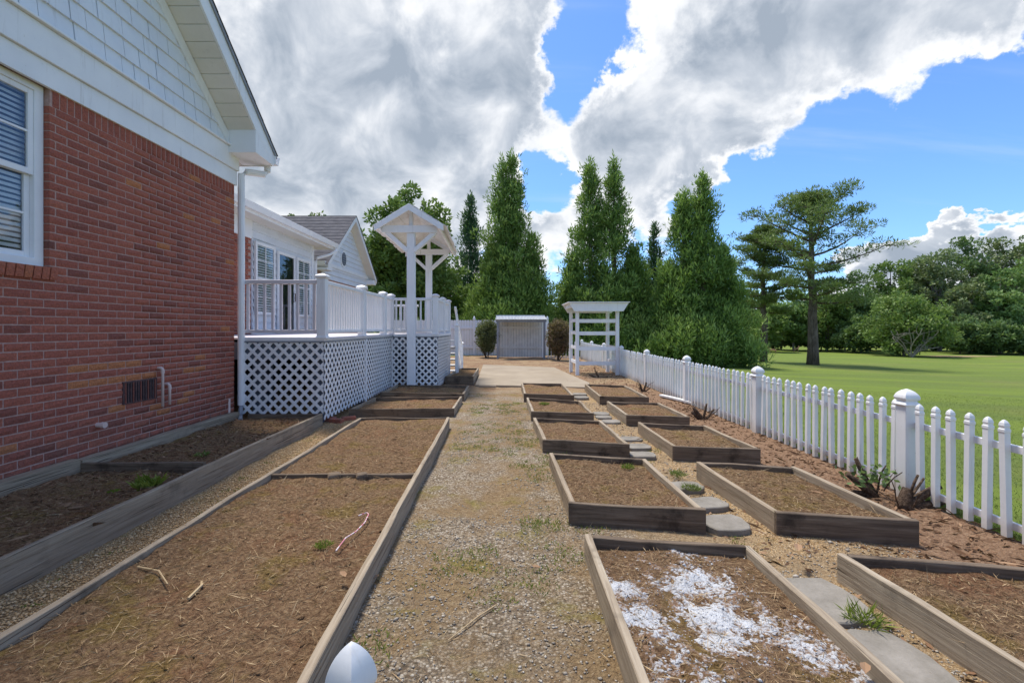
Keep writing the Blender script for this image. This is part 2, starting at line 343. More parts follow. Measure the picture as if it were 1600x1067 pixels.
class MB:
    """collects shapes; build() links them as one mesh object"""
    def __init__(s): s.v = []; s.f = []
    def add(s, vs, fs):
        b = len(s.v); s.v += [tuple(p) for p in vs]; s.f += [tuple(i+b for i in f) for f in fs]; return s
    def box(s, a, b):
        x0, y0, z0 = a; x1, y1, z1 = b
        return s.add([(x0,y0,z0),(x1,y0,z0),(x1,y1,z0),(x0,y1,z0),(x0,y0,z1),(x1,y0,z1),(x1,y1,z1),(x0,y1,z1)],
                     [(3,2,1,0),(4,5,6,7),(0,1,5,4),(1,2,6,5),(2,3,7,6),(3,0,4,7)])
    def bar(s, p0, p1, w, t, up=(0,0,1)):
        p0, p1 = Vector(p0), Vector(p1); ax = (p1-p0).normalized(); u = Vector(up); sd = ax.cross(u).normalized(); u = sd.cross(ax)
        c = [(-w/2,-t/2),(w/2,-t/2),(w/2,t/2),(-w/2,t/2)]
        return s.add([p + sd*a + u*b for p in (p0, p1) for a, b in c], [(3,2,1,0),(4,5,6,7),(0,1,5,4),(1,2,6,5),(2,3,7,6),(3,0,4,7)])
    def tube(s, pts, rad, n=8, cap=True):
        pts = [Vector(p) for p in pts]; k = len(pts); rs = rad if isinstance(rad, (list, tuple)) else [rad]*k
        vs = []; ref = Vector((0.31, 0.17, 0.93))
        for i, p in enumerate(pts):
            ax = (pts[min(i+1, k-1)] - pts[max(i-1, 0)]).normalized()
            a = ax.cross(ref if abs(ax.dot(ref.normalized())) < .95 else Vector((1,0,0))).normalized(); b = ax.cross(a)
            vs += [p + (a*math.cos(q) + b*math.sin(q))*rs[i] for q in (2*math.pi*j/n for j in range(n))]
        fs = [(i*n+j, i*n+(j+1)%n, (i+1)*n+(j+1)%n, (i+1)*n+j) for i in range(k-1) for j in range(n)]
        if cap: fs += [tuple(range(n))[::-1], tuple((k-1)*n+j for j in range(n))]
        return s.add(vs, fs)
    @staticmethod
    def curve(prof, k=4):
        out = []
        for i in range(len(prof)-1):
            p0, p1, p2, p3 = (prof[max(i-1, 0)], prof[i], prof[i+1], prof[min(i+2, len(prof)-1)])
            for q in range(k):
                t = q/k; out.append(tuple(.5*(2*b+(c-a)*t+(2*a-5*b+4*c-d)*t*t+(3*b-a-3*c+d)*t**3) for a, b, c, d in zip(p0, p1, p2, p3)))
        return out+[prof[-1]]
    def rings(s, prof, c=(0,0), rot=0.0, n=4):
        """square (n=4) or round turned profile: [(half width, z), ...]"""
        q0 = math.pi/4 if n == 4 else 0; k = math.sqrt(2) if n == 4 else 1
        vs = [(c[0]+r*k*math.cos(q0+rot+2*math.pi*j/n), c[1]+r*k*math.sin(q0+rot+2*math.pi*j/n), z) for r, z in prof for j in range(n)]
        m = len(prof)
        return s.add(vs, [(i*n+j, i*n+(j+1)%n, (i+1)*n+(j+1)%n, (i+1)*n+j) for i in range(m-1) for j in range(n)] + [tuple(range(n))[::-1], tuple((m-1)*n+j for j in range(n))])
    def prism(s, poly, d):
        """polygon (3-D points) pushed along d"""
        n = len(poly); d = Vector(d); poly = [Vector(p) for p in poly]
        return s.add(poly + [p+d for p in poly], [tuple(range(n))[::-1], tuple(range(n, 2*n))] + [(i, (i+1)%n, n+(i+1)%n, n+i) for i in range(n)])
    def mesh(s, name, mat, bevel=0, smooth=False, t=None):
        me = bpy.data.meshes.new(name); bm = bmesh.new()
        vs = [bm.verts.new(p) for p in s.v]
        for f in s.f:
            try: bm.faces.new([vs[i] for i in f])
            except ValueError: pass
        bmesh.ops.recalc_face_normals(bm, faces=bm.faces)
        if bevel: bmesh.ops.bevel(bm, geom=list(bm.edges), offset=bevel, segments=1, affect='EDGES', profile=.5)
        if smooth:
            for f in bm.faces: f.smooth = True
        bm.to_mesh(me); bm.free(); me.materials.append(MATS[mat])
        if t is not None:
            a = me.attributes.new('tint', 'FLOAT', 'POINT'); a.data.foreach_set('value', [t]*len(me.vertices))
        return me
    def build(s, name, mat, parent=None, bevel=0, smooth=False, M=None, t=None):
        return obj(name, s.mesh(name, mat, bevel, smooth, t), parent, M)

def frame_of(p0, p1, up=(0,0,1)):
    p0, p1 = Vector(p0), Vector(p1); ax = (p1-p0).normalized(); u = Vector(up); sd = u.cross(ax).normalized(); u = ax.cross(sd)
    return Matrix((( ax.x, sd.x, u.x, p0.x), (ax.y, sd.y, u.y, p0.y), (ax.z, sd.z, u.z, p0.z), (0,0,0,1)))
def plank(name, p0, p1, t, h, mat, parent, bow=.012, seed=0):
    """weathered board on edge: local x along its length, base at p0-p1, thickness t across, height h"""
    L = (Vector(p1)-Vector(p0)).length; n = max(3, int(L/.22)); vs = []; fs = []; ch = .004
    sec = [(-t/2, 0), (t/2, 0), (t/2, h-ch), (t/2-ch, h), (-t/2+ch, h), (-t/2, h-ch)]; m = len(sec)
    for i in range(n+1):
        x = L*i/n; dy = bow*noise.noise((x*1.1, seed*3.7, 1.0)); dzz = bow*.9*noise.noise((x*1.7, seed*2.1, 7.0))
        for y, z in sec:
            e = 1 if z > 0 else 0
            vs.append((x, y+dy+.003*noise.noise((x*6, y*30, seed)), z+e*(dzz+.004*noise.noise((x*7, y*25, seed+3)))))
    for i in range(n):
        for j in range(m): fs.append((i*m+j, i*m+(j+1)%m, (i+1)*m+(j+1)%m, (i+1)*m+j))
    mb = MB(); mb.add(vs, fs + [tuple(range(m))[::-1], tuple(n*m+j for j in range(m))])
    return mb.build(name, mat, parent, M=frame_of(p0, p1))

def blades(C, D, L, Wd, rng=RNG):
    """diamond leaves: centres of base C, direction D, length L, width Wd -> V, F"""
    n = len(C); D = D/np.maximum(np.linalg.norm(D, axis=1, keepdims=True), 1e-6)
    sd = np.cross(D, rng.normal(size=(n, 3))); sd /= np.maximum(np.linalg.norm(sd, axis=1, keepdims=True), 1e-6)
    L = np.broadcast_to(np.asarray(L, float), (n,))[:, None]; Wd = np.broadcast_to(np.asarray(Wd, float), (n,))[:, None]
    V = np.stack([C, C+D*L*.5+sd*Wd*.5, C+D*L, C+D*L*.5-sd*Wd*.5], 1).reshape(-1, 3)
    return V, np.arange(4*n).reshape(n, 4)
def joinVF(lst):
    Vs = []; Fs = []; b = 0
    for V, Fc in lst: Vs.append(V); Fs.append(Fc+b); b += len(V)
    return np.concatenate(Vs), np.concatenate(Fs)
def pebbles(pos, size, rng=RNG):
    n = len(pos); o = np.array([(1,0,0),(0,1,0),(-1,0,0),(0,-1,0),(0,0,1),(0,0,-1)], float)
    sc = size[:, None]*rng.uniform(.6, 1.25, (n, 3))*np.array([1, 1, .6]); a = rng.uniform(0, 6.28, n); ca, sa = np.cos(a), np.sin(a)
    v = o[None]*sc[:, None, :] + rng.normal(0, .12, (n, 6, 3))*size[:, None, None]
    x = v[..., 0]*ca[:, None]-v[..., 1]*sa[:, None]; y = v[..., 0]*sa[:, None]+v[..., 1]*ca[:, None]
    V = np.stack([x, y, v[..., 2]], -1) + pos[:, None, :]
    f = np.array([(0,1,4),(1,2,4),(2,3,4),(3,0,4),(1,0,5),(2,1,5),(3,2,5),(0,3,5)])
    return V.reshape(-1, 3), (f[None] + 6*np.arange(n)[:, None, None]).reshape(-1, 3)
def vnoise(x, y, s=1.0, seed=0):
    """cheap smooth 2-D value noise, numpy, about -1..1"""
    x = np.asarray(x)*s+seed*17.3; y = np.asarray(y)*s-seed*9.1; xi = np.floor(x); yi = np.floor(y); fx = x-xi; fy = y-yi
    fx = fx*fx*(3-2*fx); fy = fy*fy*(3-2*fy)
    h = lambda a, b: (np.sin(a*127.1+b*311.7+seed)*43758.5453) % 1.0
    return ((h(xi,yi)*(1-fx)+h(xi+1,yi)*fx)*(1-fy)+(h(xi,yi+1)*(1-fx)+h(xi+1,yi+1)*fx)*fy)*2-1

# ------------------------------------------------------------------ terrain
def ground_z(x, y):
    x = np.asarray(x, float); y = np.asarray(y, float)
    z = .018*vnoise(x, y, 1.3, 1)+.010*vnoise(x, y, 4.1, 2)+.006*vnoise(x, y, 11, 3)
    z = z + .10*np.clip((-2.75-x)/.6, 0, 1)*np.clip((7.6-y)/1.0, 0, 1)
    return z - .09*np.clip((x-3.35)/.25, 0, 1)
def lawn_z(x, y):
    x = np.asarray(x, float); y = np.asarray(y, float)
    dd = np.maximum(x-3.4, 0)+.5*np.maximum(y-12, 0)
    z = -.02 - 1.62*(1-np.exp(-dd/26.0)) + .05*vnoise(x, y, .15, 5)*np.clip(dd/6, 0, 1) + .012*vnoise(x, y, 1.1, 6)
    inside = np.clip((3.44-x)/.12, 0, 1)*np.clip((24.5-y)/.5, 0, 1)
    return z - .22*inside
def lz(x, y): return float(lawn_z(x, y))
def grid_mesh(name, xs, ys, zf, mat):
    X, Y = np.meshgrid(xs, ys); V = np.stack([X, Y, zf(X, Y)], -1).reshape(-1, 3); nx = len(xs)
    i = (np.arange(len(ys)-1)[:, None]*nx+np.arange(nx-1)[None]).ravel()
    return np_mesh(name, V, np.stack([i, i+1, i+nx+1, i+nx], 1), mat=mat, smooth=True)
xs = np.concatenate([np.linspace(-160, -12, 20), np.linspace(-11, 3.2, 15), np.arange(3.3, 12, .2), np.arange(12.5, 50, 1.0), np.linspace(52, 300, 40)])
ys = np.concatenate([np.linspace(-60, -3, 12), np.arange(-2, 30, .4), np.arange(30.5, 75, 1.0), np.linspace(78, 500, 40)])
tag(obj('lawn', grid_mesh('lawn', xs, ys, lawn_z, 'lawn')), kind='structure')
tag(obj('ground', grid_mesh('ground', np.arange(-6.3, 3.62, .06), np.arange(-1.5, 24.6, .07), ground_z, 'garden_ground')), kind='structure')
# patio slab
pts = [P(742.5,601,.03), P(920,605,.03), P(921,598,.03), P(866,574,.03), P(755,569.5,.03)]
tag(MB().prism([(p.x, p.y, -.05) for p in pts], (0,0,.085)).build('patio', 'concrete', bevel=.008), kind='structure')
# bare sandy patch on the lawn
c = Vector(((1497-CX)/F*50, 50, 0)); ring = []
for k in range(22):
    a = 2*math.pi*k/22; rr = 1+.25*math.sin(3*a+1); ring.append((c.x+3.6*rr*math.cos(a), c.y+1.1*rr*math.sin(a)))
mb = MB(); vs = [(c.x, c.y, lz(c.x, c.y)+.05)]+[(x, y, lz(x, y)+.02) for x, y in ring]
mb.add(vs, [(0, i+1, (i+1) % 22+1) for i in range(22)]); tag(mb.build('sand_patch', 'bare_sand'), kind='structure')

# ------------------------------------------------------------------ brick house
house = thing('brick_house', (-3.9, 6.83, 0), 'red brick house with white gable, rear siding wall, glazed door and shingled wing', 'house')
XW, YC, YR = -3.9, 6.83, 2.5
YN = 2*YR-YC
BL, BH, J = .2154, .0718, .0108
ZB, ZF = .02, 3.43                          # wall foot, underside of the frieze
WY0, WY1, WZ0 = YC-17.75*BL, YC-12.75*BL, 1.916          # window opening
wall = MB()
wall.box((XW-.25, YN, ZB-.3), (XW-.006, WY0, ZF+.5)).box((XW-.25, WY1, ZB-.3), (XW-.006, YC-.012, ZF+.5)).box((XW-.25, WY0, ZB-.3), (XW-.006, WY1, WZ0-.002))
wall.box((XW-.25, WY0, ZF+.02), (XW-.006, WY1, ZF+.5))
wallo = wall.build('wall', 'mortar', house)
def brick_mesh(L, h, d, seed, t):
    """one rough-faced brick; face towards +x, length along y, origin at its centre"""
    rng = random.Random(seed); mb = MB(); vs = []; fs = []; ny, nz = 4, 2
    for j in range(nz+1):
        for i in range(ny+1):
            e = (i in (0, ny)) or (j in (0, nz))
            vs.append((-.004 if e else rng.uniform(-.0015, .004), (-L/2+L*i/ny)+(0 if i in (0, ny) else rng.uniform(-.01, .01)), -h/2+h*j/nz+rng.uniform(-.0012, .0012)))
    n = len(vs); vs += [(-d, y, z) for _, y, z in vs]
    q = lambda i, j: j*(ny+1)+i
    fs = [(q(i,j), q(i+1,j), q(i+1,j+1), q(i,j+1)) for i in range(ny) for j in range(nz)]
    for i in range(ny): fs += [(q(i+1,0), q(i,0), q(i,0)+n, q(i+1,0)+n), (q(i,nz), q(i+1,nz), q(i+1,nz)+n, q(i,nz)+n)]
    for j in range(nz): fs += [(q(0,j), q(0,j+1), q(0,j+1)+n, q(0,j)+n), (q(ny,j+1), q(ny,j), q(ny,j)+n, q(ny,j+1)+n)]
    me = mb.add(vs, fs).mesh('brick', 'brick', t=t); return me
def brick_tint(): return min(.93, max(0, random.gauss(.52, .22)))
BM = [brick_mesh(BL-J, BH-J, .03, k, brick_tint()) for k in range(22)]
BMO = [brick_mesh(BL-J, BH-J, .03, 50+k, .985) for k in range(3)]
BMH = [brick_mesh(BL/2-J, BH-J, .03, 80+k, brick_tint()) for k in range(8)]
BMR = [brick_mesh(BL-J, BH-J, .03, 60+k, .84+.03*k) for k in range(4)]
BMS = [brick_mesh(BL-J, BH-J, .03, 100+k, brick_tint()) for k in range(8)]
spots = []                                  # (mesh, matrix, y, z)
ncourse = int((ZF-.13-ZB)/BH)
z0 = ZF-.135-ncourse*BH
for r in range(ncourse):
    z = z0+(r+.5)*BH; off = 0 if r % 2 else BL/2
    y = YC
    first = True
    while y > YN+.1:
        L = BL
        me = random.choice(BM)
        if first and off: L = BL/2; me = random.choice(BMH)
        first = False
        yc = y-L/2; y -= L
        lo, hi = yc-L/2, yc+L/2
        if z > WZ0-.07 and hi > WY0+.012 and lo < WY1-.012:
            if lo < WY1 and hi > WY1+.016:       # closer beside the jamb
                w = hi-WY1
                me = brick_mesh(w-J*.5, BH-J, .10, r, brick_tint()); spots.append((me, Matrix.Translation((XW, WY1+w/2-J*.25-.004, z)), WY1, z))
            elif lo < WY0-.016 and hi > WY0:
                w = WY0-lo
                me = brick_mesh(w-J*.5, BH-J, .10, r+200, brick_tint()); spots.append((me, Matrix.Translation((XW, WY0-w/2+J*.25+.004, z)), WY0, z))
            continue
        if me in BM:
            zc = 1.4-(yc/F)*0   # courses with orange bricks
            if (1.02 < z < 1.10 and 3.4 < yc < 5.0 and random.random() < .75) or random.random() < .025: me = random.choice(BMO)
            if .82 < z < .96 and 4.2 < yc < 6.2 and random.random() < .5: me = random.choice(BMO)
        spots.append((me, Matrix.Translation((XW, yc, z)), yc, z))
rotS = Matrix.Rotation(math.pi/2, 4, 'X')
y = YC-BH/2
while y > YN+.1:                           # soldier course under the frieze
    if not (WY0-.03 < y < WY1+.03): spots.append((random.choice(BMS), Matrix.Translation((XW, y, ZF-.135+BL/2-J/2)) @ rotS, y, ZF))
    y -= BH
y = WY1+.045                                # rowlock sill of the window
for k in range(16):
    spots.append((BMR[k % 4], Matrix.Translation((XW+.03, y-BH/2, WZ0-.055)) @ Matrix.Rotation(R(8), 4, 'Y') @ rotS @ Matrix.Scale(.5, 4, (0,1,0)), y, WZ0)); y -= BH
# wall of the rear recess, seen beyond the corner (faces the deck)
for r in range(54):
    for k in range(24):
        yy = 6.9+(k+.5)*BL+(BL/2 if r % 2 else 0)
        if yy < 10.95: spots.append((random.choice(BM), Matrix.Translation((-5.9, yy, .1+(r+.5)*BH)), 30, 0))
def score(s):
    _, M, yy, zz = s
    if yy > 20: return 1e6
    py = HY-(zz-H)/max(yy, .1)*F; px = CX+XW/max(yy, .1)*F
    vis = yy > 0 and px > -40 and -20 < py < 1067
    return yy if vis else 1e3+abs(yy)
spots.sort(key=score)
for me, M, yy, zz in spots[:300]: obj('brick', me, house, M)
Vs = []; Fs = []; Ts = []; b = 0
for me, M, yy, zz in spots[300:]:
    co = np.empty(len(me.vertices)*3, np.float32); me.vertices.foreach_get('co', co); co = co.reshape(-1, 3)
    A = np.array(M); Vs.append(co @ A[:3, :3].T + A[:3, 3])
    Fs.append(np.array([tuple(p.vertices) for p in me.polygons])+b); b += len(co)
    tv = np.empty(len(co), np.float32); me.attributes['tint'].data.foreach_get('value', tv); Ts.append(tv)
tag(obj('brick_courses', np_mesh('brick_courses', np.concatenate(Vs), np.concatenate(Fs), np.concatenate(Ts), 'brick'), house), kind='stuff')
# house body behind the walls, so that no light passes
MB().box((-14, YN+.02, -.3), (XW-.26, YC-.35, ZF+.4)).build('inner_wall', 'dark_room', house)
MB().box((-14, YC-.34, -.3), (XW-.02, YC-.02, ZF+.45)).build('rear_wall', 'mortar', house)
# window
win = MB().box((XW-.12, WY1-.085, WZ0), (XW-.05, WY1-.006, ZF+.01)).box((XW-.12, WY0, WZ0), (XW-.05, WY0+.085, ZF+.01)).box((XW-.121, WY0+.009, WZ0+.001), (XW-.048, WY1-.008, WZ0+.07)).box((XW-.121, WY0+.009, ZF-.05), (XW-.048, WY1-.008, ZF+.012)).build('window', 'white_vinyl', house, bevel=.004)
zm = (WZ0+ZF)/2+.02; ya, yb = WY0+.085, WY1-.085
def sash(z0, z1, x):
    m = MB().box((x-.03, ya, z0), (x, ya+.045, z1)).box((x-.03, yb-.045, z0), (x, yb, z1)).box((x-.03, ya+.045, z0), (x, yb-.045, z0+.05)).box((x-.03, ya+.045, z1-.045), (x, yb-.045, z1))
    m.build('sash', 'white_vinyl', win, bevel=.003)
    zc = (z0+z1)/2; mm = MB().box((x-.02, ya+.045, zc-.009), (x-.006, yb-.045, zc+.009))
    for q in (1, 2): yq = ya+.045+(yb-ya-.09)*q/3; mm.box((x-.0205, yq-.009, z0+.05), (x-.0055, yq+.009, z1-.045))
    mm.build('muntin', 'white_vinyl', win)
    MB().add([(x-.016, ya+.04, z0+.045), (x-.016, yb-.04, z0+.045), (x-.016, yb-.04, z1-.04), (x-.016, ya+.04, z1-.04)], [(0,1,2,3)]).build('pane', 'window_glass', win)
sash(zm-.02, ZF-.05, XW-.06); sash(WZ0+.07, zm+.025, XW-.092)
z = WZ0+.1
while z < ZF-.06:
    MB().add([(XW-.126, ya, z), (XW-.126, yb, z), (XW-.138, yb, z+.030), (XW-.138, ya, z+.030)], [(0,1,2,3)]).build('blind_slat', 'blind_slat', win); z += .044
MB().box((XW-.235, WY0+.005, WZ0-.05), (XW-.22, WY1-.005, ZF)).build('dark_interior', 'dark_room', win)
# frieze boards, drip moulding
MB().box((XW-.01, YN, ZF), (XW+.022, YC+.02, ZF+.205)).build('frieze_board', 'white_paint', house, bevel=.003)
MB().box((XW-.01, YN, ZF+.207), (XW+.05, YC+.03, ZF+.48)).build('frieze_board', 'white_paint', house, bevel=.004)
MB().box((XW-.01, YN, ZF+.482), (XW+.085, YC-.2, ZF+.505)).build('drip_cap', 'white_paint', house, bevel=.004)
# gable
SL = .80; XR = -3.476
rake = lambda y: 3.98+SL*(7.142-YR-abs(y-YR))      # top of the roof edge
gb = MB(); gb.prism([(XW-.02, YN+.25, ZF+.48), (XW-.02, YC-.25, ZF+.48), (XW-.02, YR, rake(YR)-.36)], (-.15, 0, 0)); gable = gb.build('gable', 'joist_paint', house)
zr = ZF+.505; rows = 0; rest = MB(); ntile = 0
def shake(y0, y1, z0, z1, lean):
    # clip the right end to the rake
    lim = lambda zz: YR+(rake(YR)-.40-zz)/SL
    pts = [(y0, z0), (min(y1, lim(z0)), z0), (min(y1, lim(z1)), z1), (y0, z1)]
    if pts[1][0]-y0 < .03: return None
    if pts[2][0] <= y0: pts = pts[:2]+[(y0, z0+(lim(z0)-y0)*SL)]
    return MB().add([(XW+(.036 if z <= z0+.001 else .012)+lean, yy, z) for yy, z in pts]+[(XW-.018, yy, z) for yy, z in pts],
        [tuple(range(len(pts))), tuple(range(len(pts), 2*len(pts)))[::-1]]+[(i, (i+1) % len(pts), len(pts)+(i+1) % len(pts), len(pts)+i) for i in range(len(pts))])
while zr < rake(YR)-.6:
    y = 6.6-random.uniform(0, .2); hh = .19
    y_left = YR-((rake(YR)-.40-zr)/SL)
    while y > y_left+.2:
        w = random.choice((.16, .2, .24, .29, .33)); m = shake(y-w+.009, y, zr, zr+hh+.012, random.uniform(0, .006))
        if m:
            if y > 2.0 and zr < 6.3 and ntile < 300: m.build('shingle', 'shake_paint', gable); ntile += 1
            else: rest.add(m.v, m.f)
        y -= w
    zr += hh
if rest.v: tag(rest.build('shingle_rows', 'shake_paint', gable), kind='stuff')
# rake: trim board on the wall, soffit panels, fascia, roof edge
def slope_pt(x, y, dz): return (x, y, rake(y)+dz)
MB().prism([slope_pt(XW-.01, YR, -.30), slope_pt(XW-.01, 6.62, -.30), slope_pt(XW-.01, 6.62, -.47), slope_pt(XW-.01, YR, -.47)], (.05, 0, 0)).build('rake_trim', 'white_paint', house)
k = 0; y = 6.60
while y > YR+.1:
    MB().prism([slope_pt(XW, y, -.272), slope_pt(XW, y-.138, -.272), slope_pt(XW, y-.138, -.29), slope_pt(XW, y, -.29)], (XR-XW-.03, 0, 0)).build('soffit_panel', 'soffit_paint', house, bevel=.004); y -= .145
MB().prism([slope_pt(XR-.028, YR, -.02), slope_pt(XR-.028, 7.142, -.02), (XR-.028, 7.10, 3.80), slope_pt(XR-.028, 6.59, -.29), slope_pt(XR-.028, YR, -.29)], (.028, 0, 0)).build('rake_fascia', 'white_paint', house)
MB().prism([slope_pt(XR-.01, YR, .0), slope_pt(XR-.01, 7.16, .0), slope_pt(XR-.01, 7.16, -.05), slope_pt(XR-.01, YR, -.05)], (.03, 0, 0)).build('drip_edge', 'grey_metal', house)
roof = MB(); rr = 0
while rr < 22:                               # shingle courses of the rear slope and front slope
    for sgn in (1, -1):
        ya_, yb_ = 7.17-rr*.21, 7.17-(rr+1)*.21-.02
        roof.prism([(-14, YR+sgn*(ya_-YR), rake(ya_)+.018), (-14, YR+sgn*(ya_-YR), rake(ya_)+.004), (-14, YR+sgn*(yb_-YR), rake(yb_)+.004), (-14, YR+sgn*(yb_-YR), rake(yb_)+.008)], (14+XR+.03, 0, 0))
    rr += 1
roofo = roof.build('roof', 'asphalt_shingle', house)
MB().prism([(-14, 7.1, rake(7.1)-.02), (-14, YR, rake(YR)-.02), (-14, 2*YR-7.1, rake(7.1)-.02), (-14, 2*YR-7.1, rake(7.1)-.12), (-14, YR, rake(YR)-.14), (-14, 7.1, rake(7.1)-.12)], (14+XR-.05, 0, 0)).build('roof_deck', 'soffit_paint', house)
# eave return box and main eave
MB().prism([(XW-.02, 6.60, 3.816), (XW-.02, 7.08, 3.80), (XW-.02, 7.08, 3.98), (XW-.02, 6.60, 4.17)], (XR-XW+.018, 0, 0)).build('eave_return', 'white_paint', house, bevel=.004)
MB().box((-14, YC-.02, 3.80), (XW-.03, 7.08, 3.83)).build('eave_soffit', 'soffit_paint', house)
MB().box((-14, 7.08, 3.79), (XR-.03, 7.11, 3.97)).build('eave_fascia', 'white_paint', house)
gt = MB(); gt.prism([(-14, 7.115, 3.83), (-14, 7.20, 3.83), (-14, 7.245, 3.96), (-14, 7.235, 3.96), (-14, 7.19, 3.842), (-14, 7.125, 3.842), (-14, 7.125, 3.96), (-14, 7.115, 3.96)], (14+XR+.02, 0, 0))
gt.build('gutter', 'white_vinyl', house)
# downspout with offset elbows at the corner
dsx = XW+.055
ds = MB(); 
def rect_path(m, pts, w, t):
    for a, b in zip(pts[:-1], pts[1:]): m.bar(a, b, w, t, up=(1, .01, .02))
pth = [(XW+.30, 7.16, 3.84), (XW+.30, 7.16, 3.74), (XW+.27, 7.12, 3.68), (XW+.10, 6.95, 3.66), (dsx, 6.90, 3.60), (dsx, 6.90, 3.5), (dsx, 6.90, .30)]
MB().tube(pth, [.048]*7, 10).build('downspout', 'white_vinyl', house, smooth=False)
MB().tube([(dsx, 6.90, .32), (dsx+.03, 6.82, .17), (dsx+.12, 6.66, .13)], .03, 8).build('downspout_shoe', 'grey_metal', house)
MB().tube([(dsx-.06, 6.70, .42), (dsx-.05, 6.68, .12)], .018, 8).build('drain_stub', 'pvc_pink', house)
# crawl-space vent, condensate pipes, capped stub
Yof = lambda px, x=XW: F*(-x)/(CX-px)
Zof = lambda px, py, x=XW: H+(HY-py)/F*Yof(px, x)
vy0, vy1 = Yof(193), Yof(243); vz0, vz1 = Zof(218, 625)-.005, Zof(218, 596)+.005
vent = MB().box((XW-.01, vy0-.012, vz0-.012), (XW+.008, vy1+.012, vz0+.004)).box((XW-.01, vy0-.012, vz1-.004), (XW+.008, vy1+.012, vz1+.012)).box((XW-.01, vy0-.012, vz0), (XW+.008, vy0+.004, vz1)).box((XW-.01, vy1-.004, vz0), (XW+.008, vy1+.012, vz1)).build('crawl_vent', 'vent_iron', house)
MB().box((XW-.006, vy0, vz0), (XW+.0045, vy1, vz1)).build('vent_backing', 'dark_room', vent)
for k in range(13):
    yy = vy0+(k+.5)*(vy1-vy0)/13; MB().box((XW+.001, yy-.008, vz0), (XW+.013, yy+.006, vz1)).build('louvre', 'vent_iron' if k % 3 else 'brick', vent, t=.1)
def pipe(px, y0px, y1px):
    yy = Yof(px); za, zb = Zof(px, y0px), Zof(px, y1px)
    m = MB().tube([(XW-.03, yy, za), (XW+.035, yy, za), (XW+.052, yy, za-.018), (XW+.052, yy, za-.05), (XW+.052, yy, zb)], [.017, .017, .017, .014, .014], 10)
    p = m.build('condensate_pipe', 'pvc_pink', house, smooth=True)
    MB().tube([(XW+.052, yy, za-.028), (XW+.052, yy, za-.058)], .0185, 10).build('coupling', 'pvc_pink', p)
pipe(247, 575, 635); pipe(258, 600, 632)
yy = Yof(152); zz = Zof(152, 664); MB().tube([(XW-.02, yy, zz), (XW+.06, yy, zz)], .022, 12).tube([(XW+.045, yy, zz), (XW+.075, yy, zz)], .029, 12).build('capped_stub', 'pvc_pink', house)

# rear recess: brick return, siding wall with windows and glazed door, eave
XS = -5.9
MB().box((XS-.3, YC-.02, -.2), (XS-.012, 11.0, 4.0)).build('recess_wall', 'mortar', house)
MB().box((XS-.01, 6.9, 3.45), (XS+.03, 11.0, 3.86)).build('recess_frieze', 'white_paint', house, bevel=.004)
sd = MB().box((XS-.3, 11.0, -.2), (XS-.01, 14.37, 4.0)).build('siding_wall', 'siding_paint', house)
z = 1.2
while z < 3.86:
    MB().prism([(XS-.012, 11.005, z), (XS+.034, 11.005, z), (XS+.006, 11.005, z+.178), (XS-.012, 11.005, z+.178)], (0, 3.30, 0)).build('siding_board', 'siding_paint', sd); z += .175
MB().box((XS-.02, 14.30, .9), (XS+.05, 14.42, 3.86)).build('corner_trim', 'white_paint', house, bevel=.004)
def panel_window(y0, y1, z0, z1, rows, cols, blinds, name='window'):
    x = XS+.034; f = .075
    w = MB().box((x, y0, z0), (x+.05, y0+f, z1)).box((x, y1-f, z0), (x+.05, y1, z1)).box((x, y0+f, z0), (x+.05, y1-f, z0+f)).box((x, y0+f, z1-f), (x+.05, y1-f, z1)).build(name, 'white_vinyl', house, bevel=.004)
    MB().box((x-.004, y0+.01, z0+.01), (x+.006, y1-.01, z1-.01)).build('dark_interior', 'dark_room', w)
    if blinds:
        z = z0+f+.02
        while z < z1-f-.02:
            MB().add([(x+.020, y0+f, z), (x+.020, y1-f, z), (x+.012, y1-f, z+.042), (x+.012, y0+f, z+.042)], [(0,1,2,3)]).build('blind_slat', 'blind_slat', w); z += .06
    MB().add([(x+.030, y0+f-.01, z0+f-.01), (x+.030, y1-f+.01, z0+f-.01), (x+.030, y1-f+.01, z1-f+.01), (x+.030, y0+f-.01, z1-f+.01)], [(0,1,2,3)]).build('pane', 'window_glass', w)
    m = MB(); m.box((x+.028, y0+f, (z0+z1)/2-.022), (x+.046, y1-f, (z0+z1)/2+.022)) if rows > 1 else None
    for q in range(1, cols):
        yq = y0+f+(y1-y0-2*f)*q/cols; m.box((x+.0275, yq-.011, z0+f), (x+.043, yq+.011, z1-f))
    for q in (1, 3):
        if rows > 1: zq = z0+(z1-z0)*q/4; m.box((x+.0272, y0+f, zq-.009), (x+.0425, y1-f, zq+.009))
    if m.v: m.build('muntin', 'white_vinyl', w)
    return w
panel_window(11.05, 11.98, 1.72, 3.42, 2, 2, True)
panel_window(13.22, 14.10, 1.72, 3.36, 2, 2, True)
dr = panel_window(12.12, 13.10, 1.27, 3.36, 1, 1, False, 'door')
MB().tube([(XS+.075, 13.0, 2.12), (XS+.12, 13.0, 2.12), (XS+.12, 13.0, 2.34), (XS+.075, 13.0, 2.34)], .012, 8).build('handle', 'vent_iron', dr)
MB().prism([(XS-.3, 6.9, 3.86), (XS+.43, 6.9, 3.86), (XS+.43, 6.9, 3.88), (XS-.3, 6.9, 3.90)], (0, 8.15, 0)).build('porch_soffit', 'soffit_paint', house)
MB().box((XS+.42, 6.9, 3.84), (XS+.445, 15.05, 4.02)).build('porch_fascia', 'white_paint', house)
